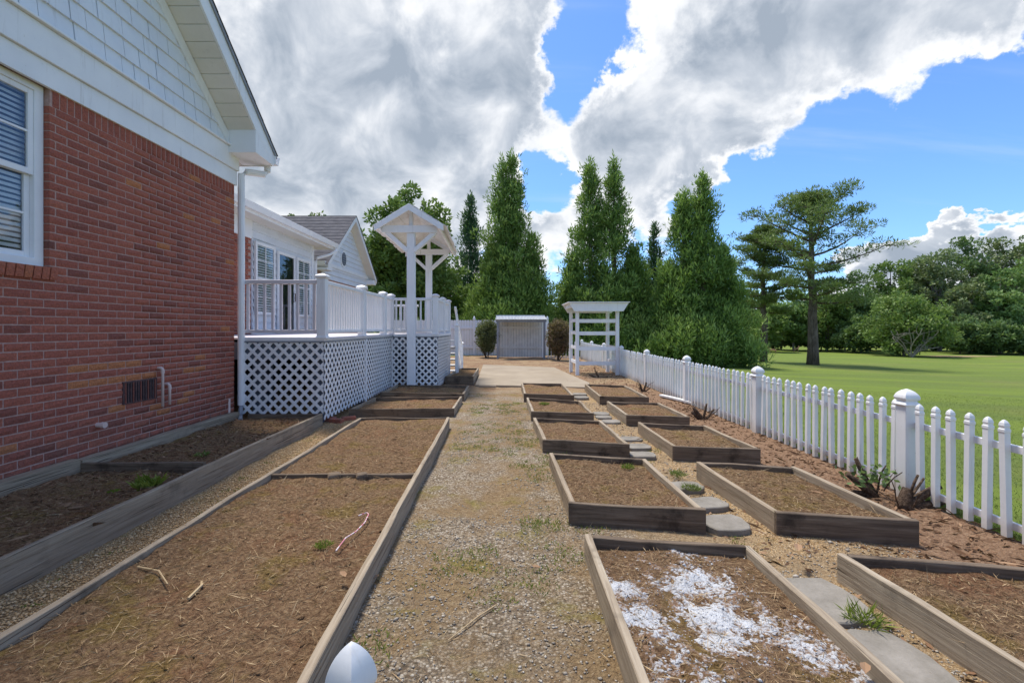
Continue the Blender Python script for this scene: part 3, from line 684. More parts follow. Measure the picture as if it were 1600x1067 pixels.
MB().prism([(XS+.447, 6.9, 3.90), (XS+.53, 6.9, 3.90), (XS+.57, 6.9, 4.03), (XS+.558, 6.9, 4.03), (XS+.522, 6.9, 3.912), (XS+.459, 6.9, 3.912), (XS+.459, 6.9, 4.03), (XS+.447, 6.9, 4.03)], (0, 8.17, 0)).build('porch_gutter', 'white_vinyl', house)
pr = MB()
for k in range(18):
    x0, x1 = XS+.50-k*.22, XS+.50-(k+1)*.22-.02; za, zb = 4.03+k*.22*.42, 4.03+(k+1)*.22*.42
    pr.prism([(x0, 6.9, za+.02), (x0, 6.9, za), (x1, 6.9, zb), (x1, 6.9, zb+.008)], (0, 8.2, 0))
pr.build('porch_roof', 'asphalt_shingle', house)
MB().tube([(XS+.51, 14.95, 3.90), (XS+.51, 14.95, 3.80), (XS+.40, 14.75, 3.66), (XS+.12, 14.50, 3.52), (XS+.08, 14.46, 3.40), (XS+.08, 14.46, 1.3)], .042, 8).build('porch_downspout', 'white_vinyl', house)

# shingled wing with its own gable
XG, XE = -6.15, -5.80; YA, YB, YM = 15.75, 20.85, 18.25; ZE, ZR = 3.52, 5.66; SW = (ZR-ZE)/(YM-15.42)
wg = MB().prism([(XG, YA, -.2), (XG, YB, -.2), (XG, YB, ZE+.1), (XG, YM, ZR-.12), (XG, YA, ZE+.1)], (-6, 0, 0)).build('wing_wall', 'mortar', house)
lim = lambda z: (YM-15.42)-(z-ZE)/SW if z > ZE else 9
z = 3.06; k = 0
while z < ZR-.35:
    a = max(YA, YM-lim(z)+.12); b = min(YB, YM+lim(z)-.12); a2 = max(YA, YM-lim(z+.18)+.12); b2 = min(YB, YM+lim(z+.18)-.12)
    if b2 > a2: MB().add([(XG+.04, a, z), (XG+.04, b, z), (XG+.012, b2, z+.182), (XG+.012, a2, z+.182), (XG-.01, a, z), (XG-.01, b, z), (XG-.01, b2, z+.182), (XG-.01, a2, z+.182)], [(0,1,2,3), (7,6,5,4), (1,0,4,5), (2,1,5,6), (3,2,6,7), (0,3,7,4)]).build('siding_board', 'siding_paint', wg)
    z += .18
MB().box((XG-.01, YA-.01, 3.50), (XG+.06, YB+.01, 3.62)).build('wing_band', 'white_paint', house, bevel=.004)
Vs = []; wb = MB()
for r in range(42):
    for k in range(25):
        yy = YA+(k+.5)*BL+(BL/2 if r % 2 else 0)
        if yy < YB-.05: wb.box((XG-.005, yy-BL/2+J/2, .02+r*BH+J/2), (XG+.014, yy+BL/2-J/2, .02+(r+1)*BH-J/2))
tag(wb.build('wing_bricks', 'brick', house, t=.55), kind='stuff')
wr = MB(); n = 15
for sgn in (-1, 1):
    for k in range(n):
        ya_, yb_ = YM+sgn*(YM-15.30)*(1-k/n), YM+sgn*(YM-15.30)*(1-(k+1)/n-.006)
        zf = lambda y: ZR+.02-SW*abs(y-YM)
        wr.prism([(XE+.02, ya_, zf(ya_)+.02), (XE+.02, ya_, zf(ya_)), (XE+.02, yb_, zf(yb_)), (XE+.02, yb_, zf(yb_)+.006)], (-9, 0, 0))
wr.build('wing_roof', 'asphalt_shingle', house)
wz = lambda y, dz: (XE, y, ZR-SW*abs(y-YM)+dz)
for s_ in (-1, 1):
    ye = YM+s_*(YM-15.42)
    MB().prism([wz(YM, .0), wz(ye, .0), wz(ye, -.17), wz(YM, -.19)], (-.03, 0, 0)).build('wing_fascia', 'white_paint', house)
    MB().prism([wz(YM, -.13), wz(ye, -.13), wz(ye, -.15), wz(YM, -.15)], (XG-XE, 0, 0)).build('wing_soffit', 'soffit_paint', house, M=Matrix.Translation((-.035, 0, 0)))
    MB().box((XG-.02, min(ye, ye-s_*.45), ZE-.24), (XE-.035, max(ye, ye-s_*.45), ZE-.05)).build('wing_eave_return', 'white_paint', house, bevel=.004)
MB().prism([(-14, 15.40, ZE-.1), (-14, 15.30, ZE-.1), (-14, 15.25, ZE+.03), (-14, 15.40, ZE+.03)], (14+XE-.05, 0, 0)).build('wing_gutter', 'white_vinyl', house)
vc = Vector((XG+.03, Yof(535, XG), Zof(535, 405, XG))); ring = lambda r, x: [(x, vc.y+r*math.cos(a), vc.z+r*1.05*math.sin(a)) for a in (2*math.pi*i/20 for i in range(20))]
rv = MB().prism(ring(.30, XG+.0), (.06, 0, 0)).build('round_vent', 'white_paint', house)
MB().prism(ring(.235, XG+.055), (.012, 0, 0)).build('vent_screen', 'joist_paint', rv)
for k in range(5): MB().box((XG+.068, vc.y-.2, vc.z-.18+k*.085), (XG+.08, vc.y+.2, vc.z-.16+k*.085)).build('louvre', 'grey_metal', rv)

# ------------------------------------------------------------------ deck
deck = thing('deck', (-3.2, 8.5, 0), 'raised white deck with lattice skirt and railings beside the brick house', 'deck')
DZ = 1.27
X1, X2, YD1, YD2, YD3 = -2.67, -1.63, 6.92, 10.98, 13.3
def clip_rect(poly, w, h):
    for ax, lim, s in ((0, 0, 1), (0, w, -1), (1, 0, 1), (1, h, -1)):
        out = []
        for i in range(len(poly)):
            a, b = poly[i], poly[(i+1) % len(poly)]; da, db = s*(a[ax]-lim), s*(b[ax]-lim)
            if da >= 0: out.append(a)
            if da*db < 0: t = da/(da-db); out.append((a[0]+(b[0]-a[0])*t, a[1]+(b[1]-a[1])*t))
        poly = out
        if len(poly) < 3: return []
    return poly
def lattice(p0, p1, z0, z1, nrm, pitch=.150, w=.041):
    """diagonal lattice between two ground points; two layers of strips"""
    p0, p1 = Vector(p0), Vector(p1); ax = (p1-p0); L = ax.length; ax.normalize(); h = z1-z0; nv = Vector(nrm); mb = MB()
    for lay, sg in ((0, 1), (1, -1)):
        k = -int(h/pitch)-1
        while k*pitch < L+h:
            x = k*pitch; hw = w/2*1.414
            q = [(x-hw, 0), (x+hw, 0), (x+hw+sg*h, h), (x-hw+sg*h, h)] if sg > 0 else [(x-hw, 0), (x+hw, 0), (x+hw-h, h), (x-hw-h, h)]
            c = clip_rect(q, L, h)
            if c: mb.prism([p0+ax*a+Vector((0, 0, z0+b))+nv*(.007*lay) for a, b in c], nv*.0065)
            k += 1
    return mb.build('lattice_panel', 'white_vinyl', deck)
lattice((-3.84, YD1, 0), (X1, YD1, 0), .17, 1.20, (0, -1, 0))
lattice((X1, YD1+.01, 0), (X1, 8.9, 0), .08, 1.20, (1, 0, 0)); lattice((X1, 8.95, 0), (X1, YD2-.02, 0), .06, 1.20, (1, 0, 0))
lattice((X1+.02, YD2, 0), (X2, YD2, 0), .05, 1.20, (0, -1, 0)); lattice((X2, YD2+.01, 0), (X2, YD3, 0), .05, 1.20, (1, 0, 0))
for a in ((X1+.004, 8.925), (X1+.006, YD2-.03), (X2-.02, YD3)): MB().box((a[0]-.01, a[1]-.025, .04), (a[0]+.022, a[1]+.025, 1.2)).build('lattice_trim', 'white_vinyl', deck)
# joists, floor boards, fascia
MB().box((-5.8, YD1+.03, .95), (X1-.03, YD1+.07, 1.2)).box((X1-.07, YD1+.07, .95), (X1-.03, YD2+.03, 1.2)).box((X1-.03, YD2+.03, .95), (X2-.03, YD2+.07, 1.2)).box((X2-.07, YD2+.07, .95), (X2-.03, YD3, 1.2)).build('rim_joist', 'joist_paint', deck)
MB().box((-3.84, YD1-.025, 1.195), (X1+.025, YD1-.003, 1.215)).box((X1+.003, YD1, 1.195), (X1+.025, YD2-.03, 1.215)).box((X1+.03, YD2-.025, 1.195), (X2+.025, YD2-.003, 1.215)).box((X2+.003, YD2, 1.195), (X2+.025, YD3, 1.215)).build('drip_strip', 'grey_metal', deck)
MB().box((-3.84, YD1-.02, 1.217), (X1+.02, YD1+.02, DZ)).box((X1-.02, YD1+.02, 1.217), (X1+.02, YD2-.03, DZ)).box((X1+.03, YD2-.02, 1.217), (X2+.02, YD2+.02, DZ)).box((X2-.02, YD2+.02, 1.217), (X2+.02, YD3, DZ)).build('deck_fascia', 'white_vinyl', deck, bevel=.003)
x = -5.85
while x < X1-.1: MB().box((x, YD1+.025, DZ-.03), (x+.1385, YD3, DZ-.004)).build('floor_board', 'mauve_shade_paint', deck); x += .14
while x < X2-.1: MB().box((x, YD2+.025, DZ-.03), (x+.1385, YD3, DZ-.004)).build('floor_board', 'mauve_shade_paint', deck); x += .14
for (x, y) in ((-3.7, 7.1), (-2.8, 7.1), (-2.8, 9), (-2.8, 10.9), (-1.75, 11.1), (-1.75, 13.2), (-4.5, 9), (-4.5, 11)): MB().box((x-.06, y-.06, -.1), (x+.06, y+.06, .95)).build('support_post', 'joist_paint', deck)
bal_me = MB().box((-.018, -.018, 0), (.018, .018, .70)).mesh('baluster', 'white_vinyl', bevel=.003)
bal_me2 = MB().box((-.018, -.018, 0), (.018, .018, .70)).mesh('baluster', 'mauve_shade_paint', bevel=.003)
def newel(x, y, z0=DZ-.02, h=.90, w=.062, parent=None, mat='white_vinyl'):
    p = MB().box((x-w, y-w, z0), (x+w, y+w, z0+h)).build('newel_post', mat, parent or deck, bevel=.004)
    MB().rings([(w+.012, z0), (w+.012, z0+.025), (w+.001, z0+.04)], (x, y)).build('post_skirt', mat, p)
    MB().rings([(w+.006, z0+h-.03), (w+.022, z0+h-.012), (w+.022, z0+h+.008), (w-.01, z0+h+.03), (.01, z0+h+.045)], (x, y)).build('post_cap', mat, p)
def railing(p0, p1, z0=DZ, step=.127, me=bal_me, mat='white_vinyl', parent=None):
    p0, p1 = Vector(p0), Vector(p1); ax = p1-p0; L = ax.length; ax.normalize(); pa = parent or deck
    MB().bar(p0+Vector((0,0,z0+.80)), p1+Vector((0,0,z0+.80)), .085, .06).build('top_rail', mat, pa, bevel=.006)
    MB().bar(p0+Vector((0,0,z0+.085)), p1+Vector((0,0,z0+.085)), .06, .045).build('bottom_rail', mat, pa, bevel=.004)
    n = max(1, int(round(L/step)))
    for k in range(n): q = p0+ax*(L*(k+.5)/n); obj('baluster', me, pa, Matrix.Translation((q.x, q.y, z0+.09)))
newel(X1-.03, YD1+.04, mat='white_vinyl'); newel(X1-.03, 8.82); newel(X1-.03, 10.32); newel(X1-.03, YD2+.03); newel(X2-.05, YD2+.04); newel(X2-.05, 12.2); newel(X2-.05, YD3)
railing((-3.84, YD1+.04, 0), (X1-.09, YD1+.04, 0), me=bal_me2, mat='mauve_shade_paint')
railing((X1-.03, YD1+.10, 0), (X1-.03, 8.76, 0), step=.115); railing((X1-.03, 8.88, 0), (X1-.03, 10.26, 0), step=.115); railing((X1-.03, 10.38, 0), (X1-.03, YD2-.03, 0), step=.115)
railing((X1+.03, YD2+.04, 0), (X2-.11, YD2+.04, 0), step=.12); railing((X2-.05, YD2+.1, 0), (X2-.05, 12.14, 0), step=.115); railing((X2-.05, 12.26, 0), (X2-.05, YD3-.06, 0), step=.115)
railing((-5.7, YD3+.9, 0), (X1, YD3+.9, 0), step=.12)
MB().box((XS-.005, 7.0, -.2), (XS+.012, 15.0, 1.19)).build('added_dark_panel', 'dark_room', deck)  # added dark sheet, makes the space behind the lattice look dark
MB().box((XS+.02, YD3-.04, -.1), (X2-.08, YD3-.01, 1.2)).build('light_block_panel', 'joist_paint', deck)  # added to close the far side and keep daylight out below the deck
# steps down from the far end with their own rail
for k in range(6): MB().box((-2.7, YD3+.02+k*.24, DZ-.24-k*.19), (X2+.12, YD3+.32+k*.24, DZ-.20-k*.19)).build('tread', 'white_vinyl', deck, bevel=.004)
for xx in (-2.74, X2+.12): MB().prism([(xx, YD3, DZ-.05), (xx, YD3, DZ-.35), (xx, YD3+1.3, 0.0), (xx, YD3+1.55, 0.0)], (.035, 0, 0)).build('stringer', 'white_vinyl', deck)
newel(X2+.18, YD3+.10, .0, .98+.5, .045); newel(X2+.18, YD3+1.4, 0.0, .95, .05)
MB().bar((X2+.14, YD3+.05, DZ+.72), (X2+.18, YD3+1.4, .90), .06, .05).build('stair_rail', 'white_vinyl', deck, bevel=.004)
MB().bar((X2+.14, YD3+.05, DZ+.10), (X2+.18, YD3+1.4, .25), .05, .04).build('stair_rail', 'white_vinyl', deck, bevel=.004)
for k in range(8): obj('baluster', bal_me, deck, Matrix.Translation((X2+.16, YD3+.2+k*.15, 1.22-k*.115)))

# ------------------------------------------------------------------ gabled swing arbor
ar = thing('gabled_arbor', (-2.2, 10.8, 0), 'tall white timber arbor with little gabled roof on two braced posts', 'arbor')
AX, AY0, AY1 = -2.19, 10.78, 14.0
for i, yy in enumerate((AY0, AY1)):
    x = AX if i == 0 else -2.33
    MB().box((x-.088, yy-.07, 0), (x+.088, yy+.07, 3.60)).build('post', 'white_paint', ar, bevel=.006)
    MB().box((x-.042, yy-.05, 3.60), (x+.042, yy+.05, 4.02)).build('king_post', 'white_paint', ar, bevel=.004)
    MB().box((x-.64, yy-.115, 3.53), (x+.60, yy-.073, 3.69)).build('tie_beam', 'white_paint', ar, bevel=.004)
    for s_ in (-1, 1): MB().bar((x+s_*.075, yy-.02, 3.13), (x+s_*.54, yy-.02, 3.55), .09, .13, up=(0,1,0)).build('brace', 'white_paint', ar, bevel=.004)
for s_ in (-1, 1):
    MB().bar((AX+s_*.66, AY0-.3, 3.63), (-2.30+s_*.66, AY1+.3, 3.63), .05, .10).build('eave_plate', 'white_paint', ar, bevel=.004)
    for yy, xx in ((AY0-.30, AX), (AY1+.28, -2.32)):
        MB().prism([(xx, yy, 4.12), (xx+s_*.76, yy, 3.66), (xx+s_*.76, yy, 3.53), (xx, yy, 3.98)], (0, .04, 0)).build('barge_board', 'white_paint', ar, bevel=.003)
    # overlapping roof boards with uneven butt ends
    n = 5
    for k in range(n):
        a0, a1 = k/n, (k+1)/n+.05; m = MB(); y = AY0-.29; q = 0
        while y < AY1+.27:
            w = random.uniform(.10, .17); w = min(w, AY1+.27-y); j = random.uniform(-.02, .03); xc = AX-.14*(y-AY0)/(AY1-AY0)
            e0 = a0*.78-.0; e1 = min(a1*.78+j, .83)
            zt = lambda e, u: 4.13-e*.62+u
            m.add([(xc+s_*e0, y, zt(e0, .004+.0)), (xc+s_*e1, y, zt(e1, .02)), (xc+s_*e1, y+w-.006, zt(e1, .02)), (xc+s_*e0, y+w-.006, zt(e0, .004)),
                   (xc+s_*e0, y, zt(e0, -.008)), (xc+s_*e1, y, zt(e1, .006)), (xc+s_*e1, y+w-.006, zt(e1, .006)), (xc+s_*e0, y+w-.006, zt(e0, -.008))],
                  [(0,1,2,3), (7,6,5,4), (0,4,5,1), (1,5,6,2), (2,6,7,3), (3,7,4,0)])
            y += w
        m.build('roof_course', 'worn_white_paint', ar)

# ------------------------------------------------------------------ flat-topped arbor by the fence
fa = thing('trellis_arbor', (2.6, 14.8, 0), 'white flat-topped trellis arbor with ladder sides near the fence', 'arbor')
A = {'fl': (2.04, 14.3), 'fr': (3.23, 14.3), 'bl': (2.0, 15.45), 'br': (3.18, 15.45)}
for k_, (x, y) in A.items(): MB().box((x-.05, y-.05, -.05), (x+.05, y+.05, 1.95)).build('post', 'white_paint', fa, bevel=.005)
for z in (.36, .80, 1.25, 1.62):
    MB().box((2.04+.05, 14.265, z-.055), (3.23-.05, 14.30, z+.055)).build('rung', 'white_paint', fa, bevel=.003)
    for a_, b_ in (('fl', 'bl'), ('fr', 'br')):
        (xa, ya_), (xb, yb_) = A[a_], A[b_]; MB().bar((xa, ya_+.05, z+.02), (xb, yb_-.05, z+.02), .03, .10).build('rung', 'white_paint', fa, bevel=.003)
for y in (14.06, 15.66): MB().prism([(1.76, y, 2.152), (3.52, y, 2.152), (3.36, y, 1.90), (1.92, y, 1.90)], (0, .04, 0)).build('top_beam', 'white_paint', fa, bevel=.003)
for x in (1.86, 2.10, 2.40, 2.70, 3.00, 3.20, 3.42): MB().prism([(x-.02, 14.11, 2.15), (x-.02, 15.65, 2.15), (x-.02, 15.65, 2.02), (x-.02, 14.11, 2.02)], (.04, 0, 0)).build('rafter', 'white_paint', fa, bevel=.003)
MB().box((1.74, 14.0, 2.156), (3.54, 15.76, 2.178)).build('top_board', 'white_paint', fa)

# ------------------------------------------------------------------ picket fence
XF = 3.33
fence = thing('picket_fence', (XF, 1.6, 0), 'long white vinyl picket fence between mulch border and lawn', 'fence')
prof = [(.0198, 0), (.0198, .690), (.0225, .696), (.0225, .714), (.0185, .719), (.0185, .728), (.0205, .738), (.017, .757), (.009, .771), (.002, .777)]
pk = MB().rings(prof).mesh('picket', 'fence_vinyl')
post_me = MB().box((-.052, -.052, -.03), (.052, .052, .765)).mesh('post', 'fence_vinyl', bevel=.003)
cap_me = MB().rings(MB.curve([(.060, .757), (.065, .762), (.064, .772), (.050, .789), (.046, .796), (.056, .804), (.0615, .817), (.061, .829), (.055, .848), (.043, .866), (.027, .881), (.012, .890), (.001, .895)])).mesh('post_cap', 'fence_vinyl')
posts = [1.60, 4.015, 6.42, 8.98, 11.58, 14.2, 16.8, 19.3, 21.9]
def put_post(x, y, rot=0, parent=fence, dz=0):
    p = obj('post', post_me, parent, Matrix.Translation((x, y, dz)) @ Matrix.Rotation(rot, 4, 'Z'))
    obj('post_cap', cap_me, p, Matrix.Translation((x, y, dz)) @ Matrix.Rotation(rot, 4, 'Z'))
for y in posts: put_post(XF, y)
for a, b in zip(posts[:-1], posts[1:]):
    for z, h in ((.60, .05), (.085, .05)): MB().box((XF-.012+.030, a+.05, z-h/2), (XF+.014+.030, b-.05, z+h/2)).build('rail', 'fence_vinyl', fence, bevel=.003)
    n = 17
    for k in range(n):
        y = a+(b-a)*(k+1)/(n+1); obj('picket', pk, fence, Matrix.Translation((XF, y, .012+random.uniform(-.004, .004))) @ Matrix.Rotation(random.uniform(-.02, .02), 4, 'Y') @ Matrix.Rotation(random.uniform(-.008, .008), 4, 'X'))
# return run towards the lean-to
rf = thing('picket_fence', (2.2, 21.9, 0), 'short white picket run between the lean-to and the corner of the fence', 'fence')
for z in (.60, .085): MB().box((1.72, 21.93, z-.025), (XF-.06, 21.955, z+.025)).build('rail', 'fence_vinyl', rf)
for k in range(11): obj('picket', pk, rf, Matrix.Translation((1.80+k*.135, 21.9, .01)))
# near gate post
MBp = Vector(((549-CX)/F*.80, .80, 0))
np_ = thing('gate_post', (MBp.x, .80, 0), 'lone white gate post with pointed cap at the near end of gravel path', 'post')
GR = R(-27)
gp = MB().box((-.026, -.026, -.03), (.026, .026, .785)).build('post', 'fence_vinyl', np_, bevel=.002, M=Matrix.Translation(MBp) @ Matrix.Rotation(GR, 4, 'Z'))
MB().rings(MB.curve([(.0265, .780), (.022, .788), (.0215, .796), (.0275, .803), (.0295, .812), (.0285, .825), (.0250, .840), (.0195, .854), (.0125, .866), (.006, .874), (.001, .878)], 5)).build('post_cap', 'fence_vinyl', gp, M=Matrix.Translation(MBp) @ Matrix.Rotation(GR, 4, 'Z'))

# ------------------------------------------------------------------ privacy fence and lean-to at the back
YP = 25.0
pf = thing('privacy_fence', (0, YP, 0), 'tall white board privacy fence behind the lean-to', 'fence')
bd = MB().prism([(-.066, 0, 0), (.066, 0, 0), (.066, 0, 1.78), (.04, 0, 1.83), (-.04, 0, 1.83), (-.066, 0, 1.78)], (0, .022, 0)).mesh('board', 'white_vinyl')
x = -6.6
while x < 2.0: obj('board', bd, pf, Matrix.Translation((x, YP, .0))); x += .140
for z in (.42, 1.42): MB().box((-6.6, YP-.045, z-.06), (2.0, YP-.003, z+.06)).build('rail', 'white_vinyl', pf, bevel=.004)
for x in (-6.6, -4.2, -1.80, .55, 2.0):
    p = MB().box((x-.065, YP-.09, 0), (x+.065, YP-.047, 1.86)).build('post', 'white_vinyl', pf, bevel=.004)
    MB().rings([(.07, 1.86), (.07, 1.89), (.05, 1.92), (.055, 1.95), (.02, 2.02), (.002, 2.04)], (x, YP-.068)).build('post_cap', 'white_vinyl', p)
le = thing('lean_to', (.5, 22, 0), 'open lean-to shelter with corrugated roof and white board back', 'shelter')
LX0, LX1, LY0, LY1 = -.50, 1.62, 21.85, 23.0
for x in (LX0, LX1): MB().box((x-.045, LY0-.04, -.03), (x+.045, LY0+.04, 1.68)).build('post', 'grey_metal', le, bevel=.004)
for x in (LX0, LX1): MB().box((x-.04, LY1+.05, -.03), (x+.04, LY1+.12, 1.9)).build('post', 'white_paint', le, bevel=.004)
MB().box((LX0-.09, LY0-.075, 1.68), (LX1+.09, LY0-.042, 1.79)).build('front_beam', 'grey_metal', le, bevel=.004)
n = 15; w = (LX1-LX0-.1)/n
for k in range(n): MB().box((LX0+.05+k*w+.006, LY1, .02), (LX0+.05+(k+1)*w-.006, LY1+.02, 1.82)).build('board', 'worn_white_paint', le, bevel=.003)
MB().box((LX0+.04, LY1+.025, .02), (LX1-.04, LY1+.045, 1.8)).build('backing', 'grey_metal', le)
for z in (.48, 1.44): MB().box((LX0+.05, LY1-.04, z-.05), (LX1-.05, LY1-.003, z+.05)).build('rail', 'worn_white_paint', le, bevel=.003)
MB().box((.02, LY1-.075, .02), (.09, LY1-.042, 1.80)).build('stud', 'worn_white_paint', le, bevel=.003)
xs_ = np.linspace(LX0-.10, LX1+.10, 180); V = []; 
for (y, z) in ((LY0-.18, 1.80), (LY1+.16, 1.98)):
    for dz_ in (0, .006): V += [(x, y, z+.014*math.sin(x*2*math.pi/.068)+dz_) for x in xs_]
V = np.array(V); m_ = len(xs_); i = np.arange(m_-1); Fq = []
for a, b in ((0, 2), (1, 3), (0, 1), (2, 3)): Fq.append(np.stack([a*m_+i, a*m_+i+1, b*m_+i+1, b*m_+i], 1))
obj('corrugated_roof', np_mesh('corrugated_roof', V, np.concatenate(Fq), mat='corrugated_sheet', smooth=True), le)
MB().box((LX0-.12, LY1+.14, 1.985), (LX1+.12, LY1+.20, 2.03)).build('ridge_strip', 'white_vinyl', le)

# ------------------------------------------------------------------ raised beds
def soil_mesh(q, depth, seed, res=.05, crown=.02):
    fl, fr, nr, nl = [Vector(p) for p in q]
    nu = max(6, int((fr-fl).length/res)); nv = max(6, int(((nl-fl).length)/res)); nu, nv = min(nu, 60), min(nv, 130)
    U, Vv = np.meshgrid(np.linspace(0, 1, nu), np.linspace(0, 1, nv))
    pt = lambda k: (fl[k]*(1-U)+fr[k]*U)*(1-Vv)+(nl[k]*(1-U)+nr[k]*U)*Vv
    X, Y = pt(0), pt(1)
    Z = soil_h(X, Y, depth, seed)
    i = (np.arange(nv-1)[:, None]*nu+np.arange(nu-1)[None]).ravel()
    return np_mesh('soil', np.stack([X, Y, Z], -1).reshape(-1, 3), np.stack([i, i+1, i+nu+1, i+nu], 1), mat='soil', smooth=True)
def soil_h(X, Y, depth, seed): return depth + .020*vnoise(X, Y, 2.2, seed)+.015*vnoise(X, Y, 6, seed+1)+.009*vnoise(X, Y, 17, seed+2)
def scatter_quad(q, n):
    fl, fr, nr, nl = [np.array(p[:2]) for p in q]; u, v = RNG.uniform(.03, .97, (2, n)); u = u[:, None]; v = v[:, None]
    return (fl*(1-u)+fr*u)*(1-v)+(nl*(1-u)+nr*u)*v
def straw_mesh(xy, z, n_long=.12, mat='straw', up=.25, lmin=.015, lmax=.06, wd=.0027):
    n = len(xy); a = RNG.uniform(0, 6.283, n); D = np.stack([np.cos(a), np.sin(a), RNG.normal(.05, up, n)], 1)
    L = RNG.uniform(lmin, lmax, n)*(1+(RNG.random(n) < n_long)*1.6); C = np.column_stack([xy, z+.004])
    V, Fc = blades(C, D, L, wd*RNG.uniform(.6, 1.5, n)); t = np.repeat(np.clip(RNG.beta(1.3, 1.9, n), 0, 1), 4)
    return np_mesh('straw', V, Fc, t, mat)
def bed(name, q, h, label, depth=None, seed=0, front='dark_shaded_wood', nstraw=900, cross=None, boards='FRNL', t=.04, group='raised garden beds'):
    """q: outer top corners far-left, far-right, near-right, near-left (x, y)"""
    q = [Vector((p[0], p[1], 0)) for p in q]; c = sum(q, Vector())/4
    o = thing(name, (c.x, c.y, 0), label, 'raised bed', group)
    fl, fr, nr, nl = q; ux = (fr-fl).normalized(); uy = (fl-nl).normalized(); i = t/2
    if 'F' in boards: plank('board', fl+ux*t-uy*i-Vector((0,0,.02)), fr-ux*t-uy*i-Vector((0,0,.02)), t, h+.018, 'dark_shaded_wood', o, seed=seed)
    if 'N' in boards: plank('board', nl+uy*i-Vector((0,0,.02))-ux*.004, nr+uy*i-Vector((0,0,.02))+ux*.004, t, h+.023, front, o, seed=seed+1)
    if 'L' in boards: plank('board', nl+ux*i+uy*t-Vector((0,0,.02)), fl+ux*i-Vector((0,0,.02)), t, h+.02, 'weathered_wood', o, seed=seed+2)
    if 'R' in boards: plank('board', nr-ux*i+uy*t-Vector((0,0,.02)), fr-ux*i-Vector((0,0,.02)), t, h+.02, 'weathered_wood', o, seed=seed+3)
    dp = depth if depth is not None else h-.05
    qi = [fl+ux*i-uy*i, fr-ux*i-uy*i, nr-ux*i+uy*i, nl+ux*i+uy*i]
    obj('soil', soil_mesh(qi, dp, seed), o)
    xy = scatter_quad(qi, int(nstraw*2.4)); tag(obj('straw', straw_mesh(xy, soil_h(xy[:, 0], xy[:, 1], dp, seed)), o), kind='stuff')
    cxy = scatter_quad(qi, nstraw//9); V, Fc = pebbles(np.column_stack([cxy, soil_h(cxy[:, 0], cxy[:, 1], dp, seed)]), RNG.gamma(2, .003, len(cxy))+.003)
    tag(obj('clods', np_mesh('clods', V, Fc, mat='soil'), o), kind='stuff')
    if cross:
        for k, v in enumerate(cross):
            a = fl*(1-v)+nl*v; b = fr*(1-v)+nr*v; plank('board', a+ux*t-Vector((0,0,.0)), b-ux*t-Vector((0,0,.0)), t, h-.004, 'dark_shaded_wood', o, seed=seed+7+k)
    return o
def pq(pts, z): return [P(a, b, z) for a, b in pts]
h = .15
a1 = [P(915.6,833,h), P(1173,851,h)]
bed('raised_bed', [a1[0], a1[1], (1.40, 1.15), (.455, 1.25)], h, 'wooden raised bed with white powder spilled over its soil', seed=10, nstraw=1800)
bed('raised_bed', pq([(858,707),(1009,717),(1103,797.5),(890,786)], h), h, 'wooden raised bed with one bright green weed tuft, just beyond the powdered bed', seed=20, nstraw=1500)
bed('raised_bed', pq([(833,652.5),(940,657),(984,694),(849,687.5)], h), h, 'middle of the five wooden beds between gravel path and stepping stones', seed=30, nstraw=1000)
bed('raised_bed', pq([(822.5,621),(907,626),(928,646),(830.5,643)], h), h, 'wooden bed with pale weed clump, fourth from the powdered bed end', seed=40, nstraw=700)
bed('raised_bed', pq([(814,598),(879,599),(897,617.5),(819,615)], h), h, 'small wooden bed touching the near edge of the concrete patio', seed=50, nstraw=500)
b1 = [P(1309,863,h), P(1590,884,h)]
lft = P(1600,1041,h)
bed('raised_bed', [b1[0], b1[1]+Vector((.12,-.02,0)), (2.50, 1.25), (lft.x+.03, 1.25)], h, 'wooden raised bed across the stepping stones from the powdered bed', seed=60, nstraw=1500)
bed('raised_bed', pq([(1088,721),(1242,729),(1437,815),(1215.6,802)], h), h, 'wooden raised bed beside the leafy cut shrub stump at the fence', seed=70, nstraw=1500)
bed('raised_bed', pq([(997,659.5),(1102,665),(1188,701.7),(1052.5,697.5)], h), h, 'middle wooden bed of the row nearer the picket fence', seed=80, nstraw=1000)
bed('raised_bed', pq([(948,627),(1030,629),(1077.5,651),(979.5,648.7)], h), h, 'reddish-soil wooden bed beside the bare twig stump at the fence', seed=90, nstraw=700)
bed('raised_bed', pq([(913.7,600),(977,602),(1014,620.7),(937.5,619)], h), h, 'wooden bed by the arbor end of the picket fence row', seed=100, nstraw=500)
bed('raised_bed', pq([(584.5,621),(722,619),(709,638),(545,639.4)], .13), .13, 'wooden bed with dark front board beside the lattice, beyond the longest bed', seed=110, nstraw=900)
bed('raised_bed', pq([(620,601),(733,602.5),(724.6,615.6),(594.7,613)], .15), .15, 'shallow wooden bed in front of the gabled arbor post', seed=120, nstraw=700)
bed('raised_bed', [(-1.46, 14.4), (-.90, 14.4), (-.88, 11.92), (-1.58, 11.92)], .21, 'deeper wooden bed against the deck lattice beside the patio', seed=130, nstraw=600)
lb = bed('long_raised_bed', [(-2.10, 6.74), (-.83, 6.76), (-.70, 1.0), (-2.08, 1.0)], .15, 'longest and widest wooden bed, level with soil, divided by a cross board', depth=.115, seed=140, nstraw=6500, cross=[.452], boards='FRL')
wb_ = bed('wall_raised_bed', [(-3.80, 6.86), (-2.66, 6.86), (-2.66, .8), (-3.80, .8)], .19, 'deep mossy timber bed along the foot of the brick wall', depth=.135, seed=150, nstraw=5200, boards='R')
plank('board', (-3.78, 4.26, .02), (-2.70, 4.26, .02), .04, .19, 'dark_shaded_wood', wb_, seed=160)
